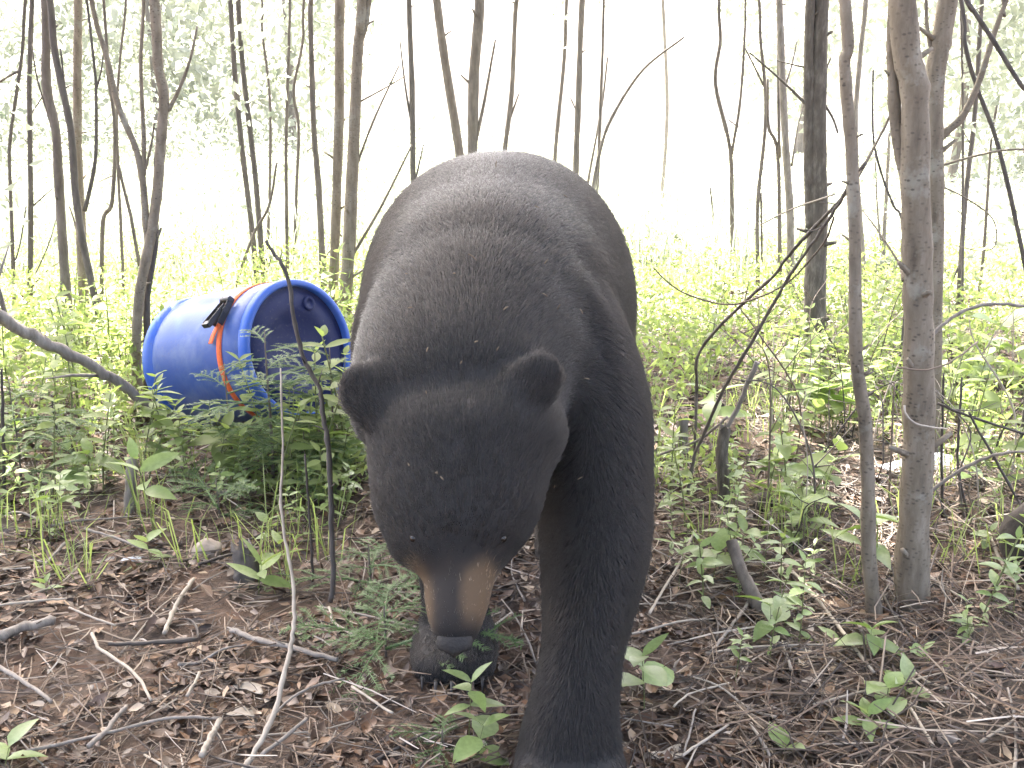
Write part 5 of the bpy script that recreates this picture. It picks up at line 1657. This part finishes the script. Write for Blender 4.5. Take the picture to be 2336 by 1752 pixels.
cnt = 0
while cnt < 80:     # near, right of the bear
    y = 1.9 + PR.random() ** .9 * 1.5; x = PR.uniform(.36, .30 + .52 * y)
    if blocked(x, y) or PR.random() > (y - 1.5) / 1.3: continue
    seedling(x, y, PR.integers(6), PR.uniform(.55, .95), 'leafy green seedling in the litter on the bear\'s right-hand side of the photo', 'seedlings right of the bear', True); cnt += 1
cnt = 0
while cnt < 90:     # near, left
    y = 2.55 + PR.random() ** .8 * 1.1; x = -PR.uniform(.42, .25 + .52 * y)
    if blocked(x, y) or (y < 2.9 and x > -1.0 and PR.random() < .7): continue
    seedling(x, y, PR.integers(6), PR.uniform(.6, 1.1), 'leafy green seedling in front of the barrel and the left shrubs', 'seedlings left of the bear', True); cnt += 1
cnt = 0
while cnt < 138:    # further left: bushy stand
    y = 3.05 + PR.random() ** 1.35 * 3.2; x = -PR.uniform(.5, .30 + .53 * y)
    if blocked(x, y) or (y < 4.2 and -1.25 < x and PR.random() < .7): continue
    seedling(x, y, PR.integers(6), PR.uniform(1.15, 2.0), 'leafy plant in the thick green stand left of the bear', 'plants left of the bear', False); cnt += 1
cnt = 0
while cnt < 82:    # further right
    y = 2.75 + PR.random() ** 1.3 * 3.6; x = PR.uniform(.5, .30 + .53 * y)
    if blocked(x, y) or (y < 3.6 and PR.random() < .5): continue
    seedling(x, y, PR.integers(6), PR.uniform(1.0, 1.7), 'leafy plant in the pale green stand right of the bear', 'plants right of the bear', False); cnt += 1
cnt = 0
while cnt < 34:     # before the lower half of the barrel
    y = PR.uniform(2.95, 3.32); x = y * PR.uniform(-.40, -.17)
    if blocked(x, y): continue
    seedling(x, y, PR.integers(6), PR.uniform(1.1, 1.75), '', '', False); cnt += 1
cnt = 0
while cnt < 46:     # behind the right-hand trunks
    y = PR.uniform(2.9, 4.8); x = y * PR.uniform(.27, .52)
    if blocked(x, y): continue
    seedling(x, y, PR.integers(6), PR.uniform(1.1, 1.8), '', '', False); cnt += 1
# ground cover that nobody could count
N = 52000
y = 3.0 + PR.random(N) ** 1.1 * 6.2
sd = np.where(PR.random(N) < .5, -1, 1)
x = sd * (0.12 * (y < 4.2) + PR.random(N) * (0.2 + .56 * y))
patch = np.sin(3.1 * x + 1.7 * y + 1) * np.cos(2.3 * y - 1.9 * x) + .5 * np.sin(5.3 * x - 1) * np.sin(4.7 * y)
ok = (patch > np.where(y < 3.4, .38, np.where(y < 4.6, .0, -.7))) & ~((np.abs(x) < .42) & (y < 3.3))
dx, dy = x - bc.x, y - bc.y
al = -dx * math.sin(bth) + dy * math.cos(bth); ac = dx * math.cos(bth) + dy * math.sin(bth)
ok &= ~((x / y > .33) & (x / y < .48) & (y < 3.5))
ok &= ~((x / y > -.56) & (x / y < -.33) & (y < 3.75) & (PR.random(N) < .6))
ok &= ~((al > -.08) & (al < .68) & (np.abs(ac) < .33))
ok &= ~((y < 3.6) & (x > 0) & (PR.random(N) < .55))
x, y = x[ok], y[ok]; n_ = len(x)
hm = np.where(x < -.5, .36, .30) * np.clip((y - 2.4) / 2.2, .2, 1)
z = ground_h(x, y) + .015 + PR.random(n_) * hm
V, T = quad_leaves(np.stack([x, y, z], 1), PR.uniform(.011, .030, n_), .7, .40, PR)
mb = MB(); mb.add(V, T=T)
cov = link('ground_cover', mb.mesh('ground_cover', False), M['leaf'])
tag(cov, 'low tangle of small green leaves between the plants', 'undergrowth', kind='stuff')


# ------------------------------------------------------------------ little firs
def bough_mesh(Lb, rg, dens=520):
    mb = MB()
    C = catmull(np.array([[0, 0, 0], [Lb * .35, 0, Lb * .06], [Lb * .7, 0, Lb * .04], [Lb, 0, -Lb * .08]]), 5)
    mb.add(*tube(C, np.linspace(Lb * .012, Lb * .004, len(C)), 5))
    axes = [(C, 1.0)]
    for k in range(9):
        f = .14 + .8 * k / 9
        s = 1 if k % 2 else -1
        p = C[int(f * (len(C) - 1))]
        l2 = Lb * .46 * (1 - .65 * f)
        S = catmull(np.array([p, p + np.array([l2 * .55, s * l2 * .5, l2 * .06]), p + np.array([l2 * .95, s * l2 * .85, -l2 * .02])]), 4)
        mb.add(*tube(S, np.linspace(Lb * .006, Lb * .002, len(S)), 4))
        axes.append((S, .85))
    for S, w in axes:
        ln_ = np.linalg.norm(np.diff(S, axis=0), axis=1).sum()
        n_ = int(dens * ln_)
        t = rg.random(n_) * (len(S) - 1.001)
        i = t.astype(int); fr = (t - i)[:, None]
        P = S[i] * (1 - fr) + S[i + 1] * fr
        T_ = S[np.minimum(i + 1, len(S) - 1)] - S[i]; T_ /= np.linalg.norm(T_, axis=1)[:, None]
        sd_ = np.cross(T_, [0, 0, 1.0]); sd_ /= np.linalg.norm(sd_, axis=1)[:, None]
        sg = np.where(rg.random(n_) < .5, -1, 1)[:, None]
        d = T_ * .65 + sd_ * sg * .9 + np.array([0, 0, 1]) * rg.normal(.15, .25, n_)[:, None]
        d /= np.linalg.norm(d, axis=1)[:, None]
        nl = rg.uniform(.010, .017, n_)[:, None] * w
        wd = np.cross(d, [0, 0, 1.0]) * .0011
        V = np.stack([P - wd, P + wd, P + d * nl + wd * .5, P + d * nl - wd * .5], 1).reshape(-1, 3)
        j = np.arange(n_) * 4
        mb.add(V, np.stack([j, j + 1, j + 2, j + 3], 1))
    me = mb.mesh('bough', False); me.materials.append(M['needle'])
    return me


FRG = np.random.default_rng(61)
BOUGHS = [bough_mesh(.26, FRG), bough_mesh(.34, FRG), bough_mesh(.18, FRG)]


def fir(loc, label, h, boughs, spread=1.0, name='fir_sapling', lean=0.0, group=None):
    root = empty(name, loc); tag(root, label, 'fir sapling', group)
    mb = MB(); mb.add(*tube(catmull(np.array([[0, 0, -.01], [lean * .3, .01, h * .4], [lean * .7, 0, h * .75], [lean, 0, h]]), 4), np.linspace(max(.003, h * .012), .0015, 13), 6))
    link('stem', mb.mesh('stem'), M['bark_mid'], root)
    for k in range(boughs):
        f = .18 + .80 * (k + FRG.uniform(-.3, .3)) / boughs
        b = bpy.data.objects.new('bough', BOUGHS[FRG.integers(3)]); COL.objects.link(b)
        b.parent = root; b.location = (lean * f, 0, h * f)
        s = spread * (1.15 - .8 * f) * FRG.uniform(.8, 1.2)
        b.scale = (s, s, s); b.rotation_euler = (FRG.normal(0, .15), FRG.uniform(-.25, .25), k * 2.4 + FRG.normal(0, .3))
    return root


p = on_ground(625, 1115); fir(p, 'little fir with drooping boughs in front of the barrel', .54, 15, 1.45)
p = on_ground(530, 1085); fir(p, 'bushy little fir before the left half of the barrel', .40, 12, 1.2)
p = on_ground(765, 1090); fir(p, 'little fir between barrel lid and bear', .46, 13, 1.15)
p = on_ground(50, 1110); fir(p, 'dark bushy fir at the left edge among the shrubs', .38, 14, 1.4)
p = on_ground(500, 1190); fir(p, 'low pale fir with one long bough above the stone', .14, 6, .9)
p = on_ground(845, 1360); fir(p, 'low fir seedling left of the muzzle', .15, 9, .85)
p = on_ground(880, 1500); fir(p, 'low fir seedling behind the set-back paw', .13, 9, .9)
p = on_ground(1010, 1725); fir(p, 'tiny fir sprig at the bottom edge left of the near paw', .06, 5, .55)
p = on_ground(700, 1130); fir(p, 'small fir behind the twisted sapling', .22, 9, .9)

# heap of dry leaves beside the barrel
HRG = np.random.default_rng(71)
n_ = 900
ctr = gnd(430, 990)
th_, rr_ = HRG.uniform(0, 6.28, n_), HRG.random(n_) ** .6 * .26
x, y = ctr.x + rr_ * np.cos(th_) * 1.2, ctr.y + .12 + rr_ * np.sin(th_) * .6
z = ground_h(x, y) + (1 - (rr_ / .27) ** 1.5) * .20 * HRG.random(n_) ** .4
V, T = quad_leaves(np.stack([x, y, z], 1), HRG.uniform(.014, .032, n_), .5, .45, HRG)
mb = MB(); mb.add(V, T=T)
hp_ = link('leaf_heap', mb.mesh('leaf_heap', False), M['dead_leaf'])
tag(hp_, 'heap of dry brown leaves beside the left end of the barrel', 'leaf heap', kind='stuff')

# thin grass between the plants
GRR = np.random.default_rng(101)
nt_ = 170
ty = 2.3 + GRR.random(nt_) * 4.5
tx = np.where(GRR.random(nt_) < .5, -1, 1) * (.45 + GRR.random(nt_) * (.52 * ty - .25))
n_ = nt_ * 14
x = np.repeat(tx, 14) + GRR.normal(0, .035, n_); y = np.repeat(ty, 14) + GRR.normal(0, .035, n_)
zb = ground_h(x, y)
hh = GRR.uniform(.07, .26, n_); lx, ly = GRR.normal(0, .07, n_), GRR.normal(0, .07, n_)
a = GRR.uniform(0, math.pi, n_); wx, wy = np.cos(a) * .0018, np.sin(a) * .0018
P0_, P1_ = np.stack([x - wx, y - wy, zb], 1), np.stack([x + wx, y + wy, zb], 1)
P2_, P3_ = np.stack([x + lx * .4 - wx, y + ly * .4 - wy, zb + hh * .65], 1), np.stack([x + lx * .4 + wx, y + ly * .4 + wy, zb + hh * .65], 1)
P4_ = np.stack([x + lx * 1.5, y + ly * 1.5, zb + hh * .9], 1)
V = np.stack([P0_, P1_, P3_, P2_, P4_], 1).reshape(-1, 3)
i = np.arange(n_) * 5
mb = MB(); mb.add(V, Q=np.stack([i, i + 1, i + 2, i + 3], 1), T=np.stack([i + 3, i + 2, i + 4], 1))
gt = link('grass_tufts', mb.mesh('grass_tufts', False), M['leaf'])
tag(gt, 'thin scattered grass between the plants and the litter', 'grass', kind='stuff')
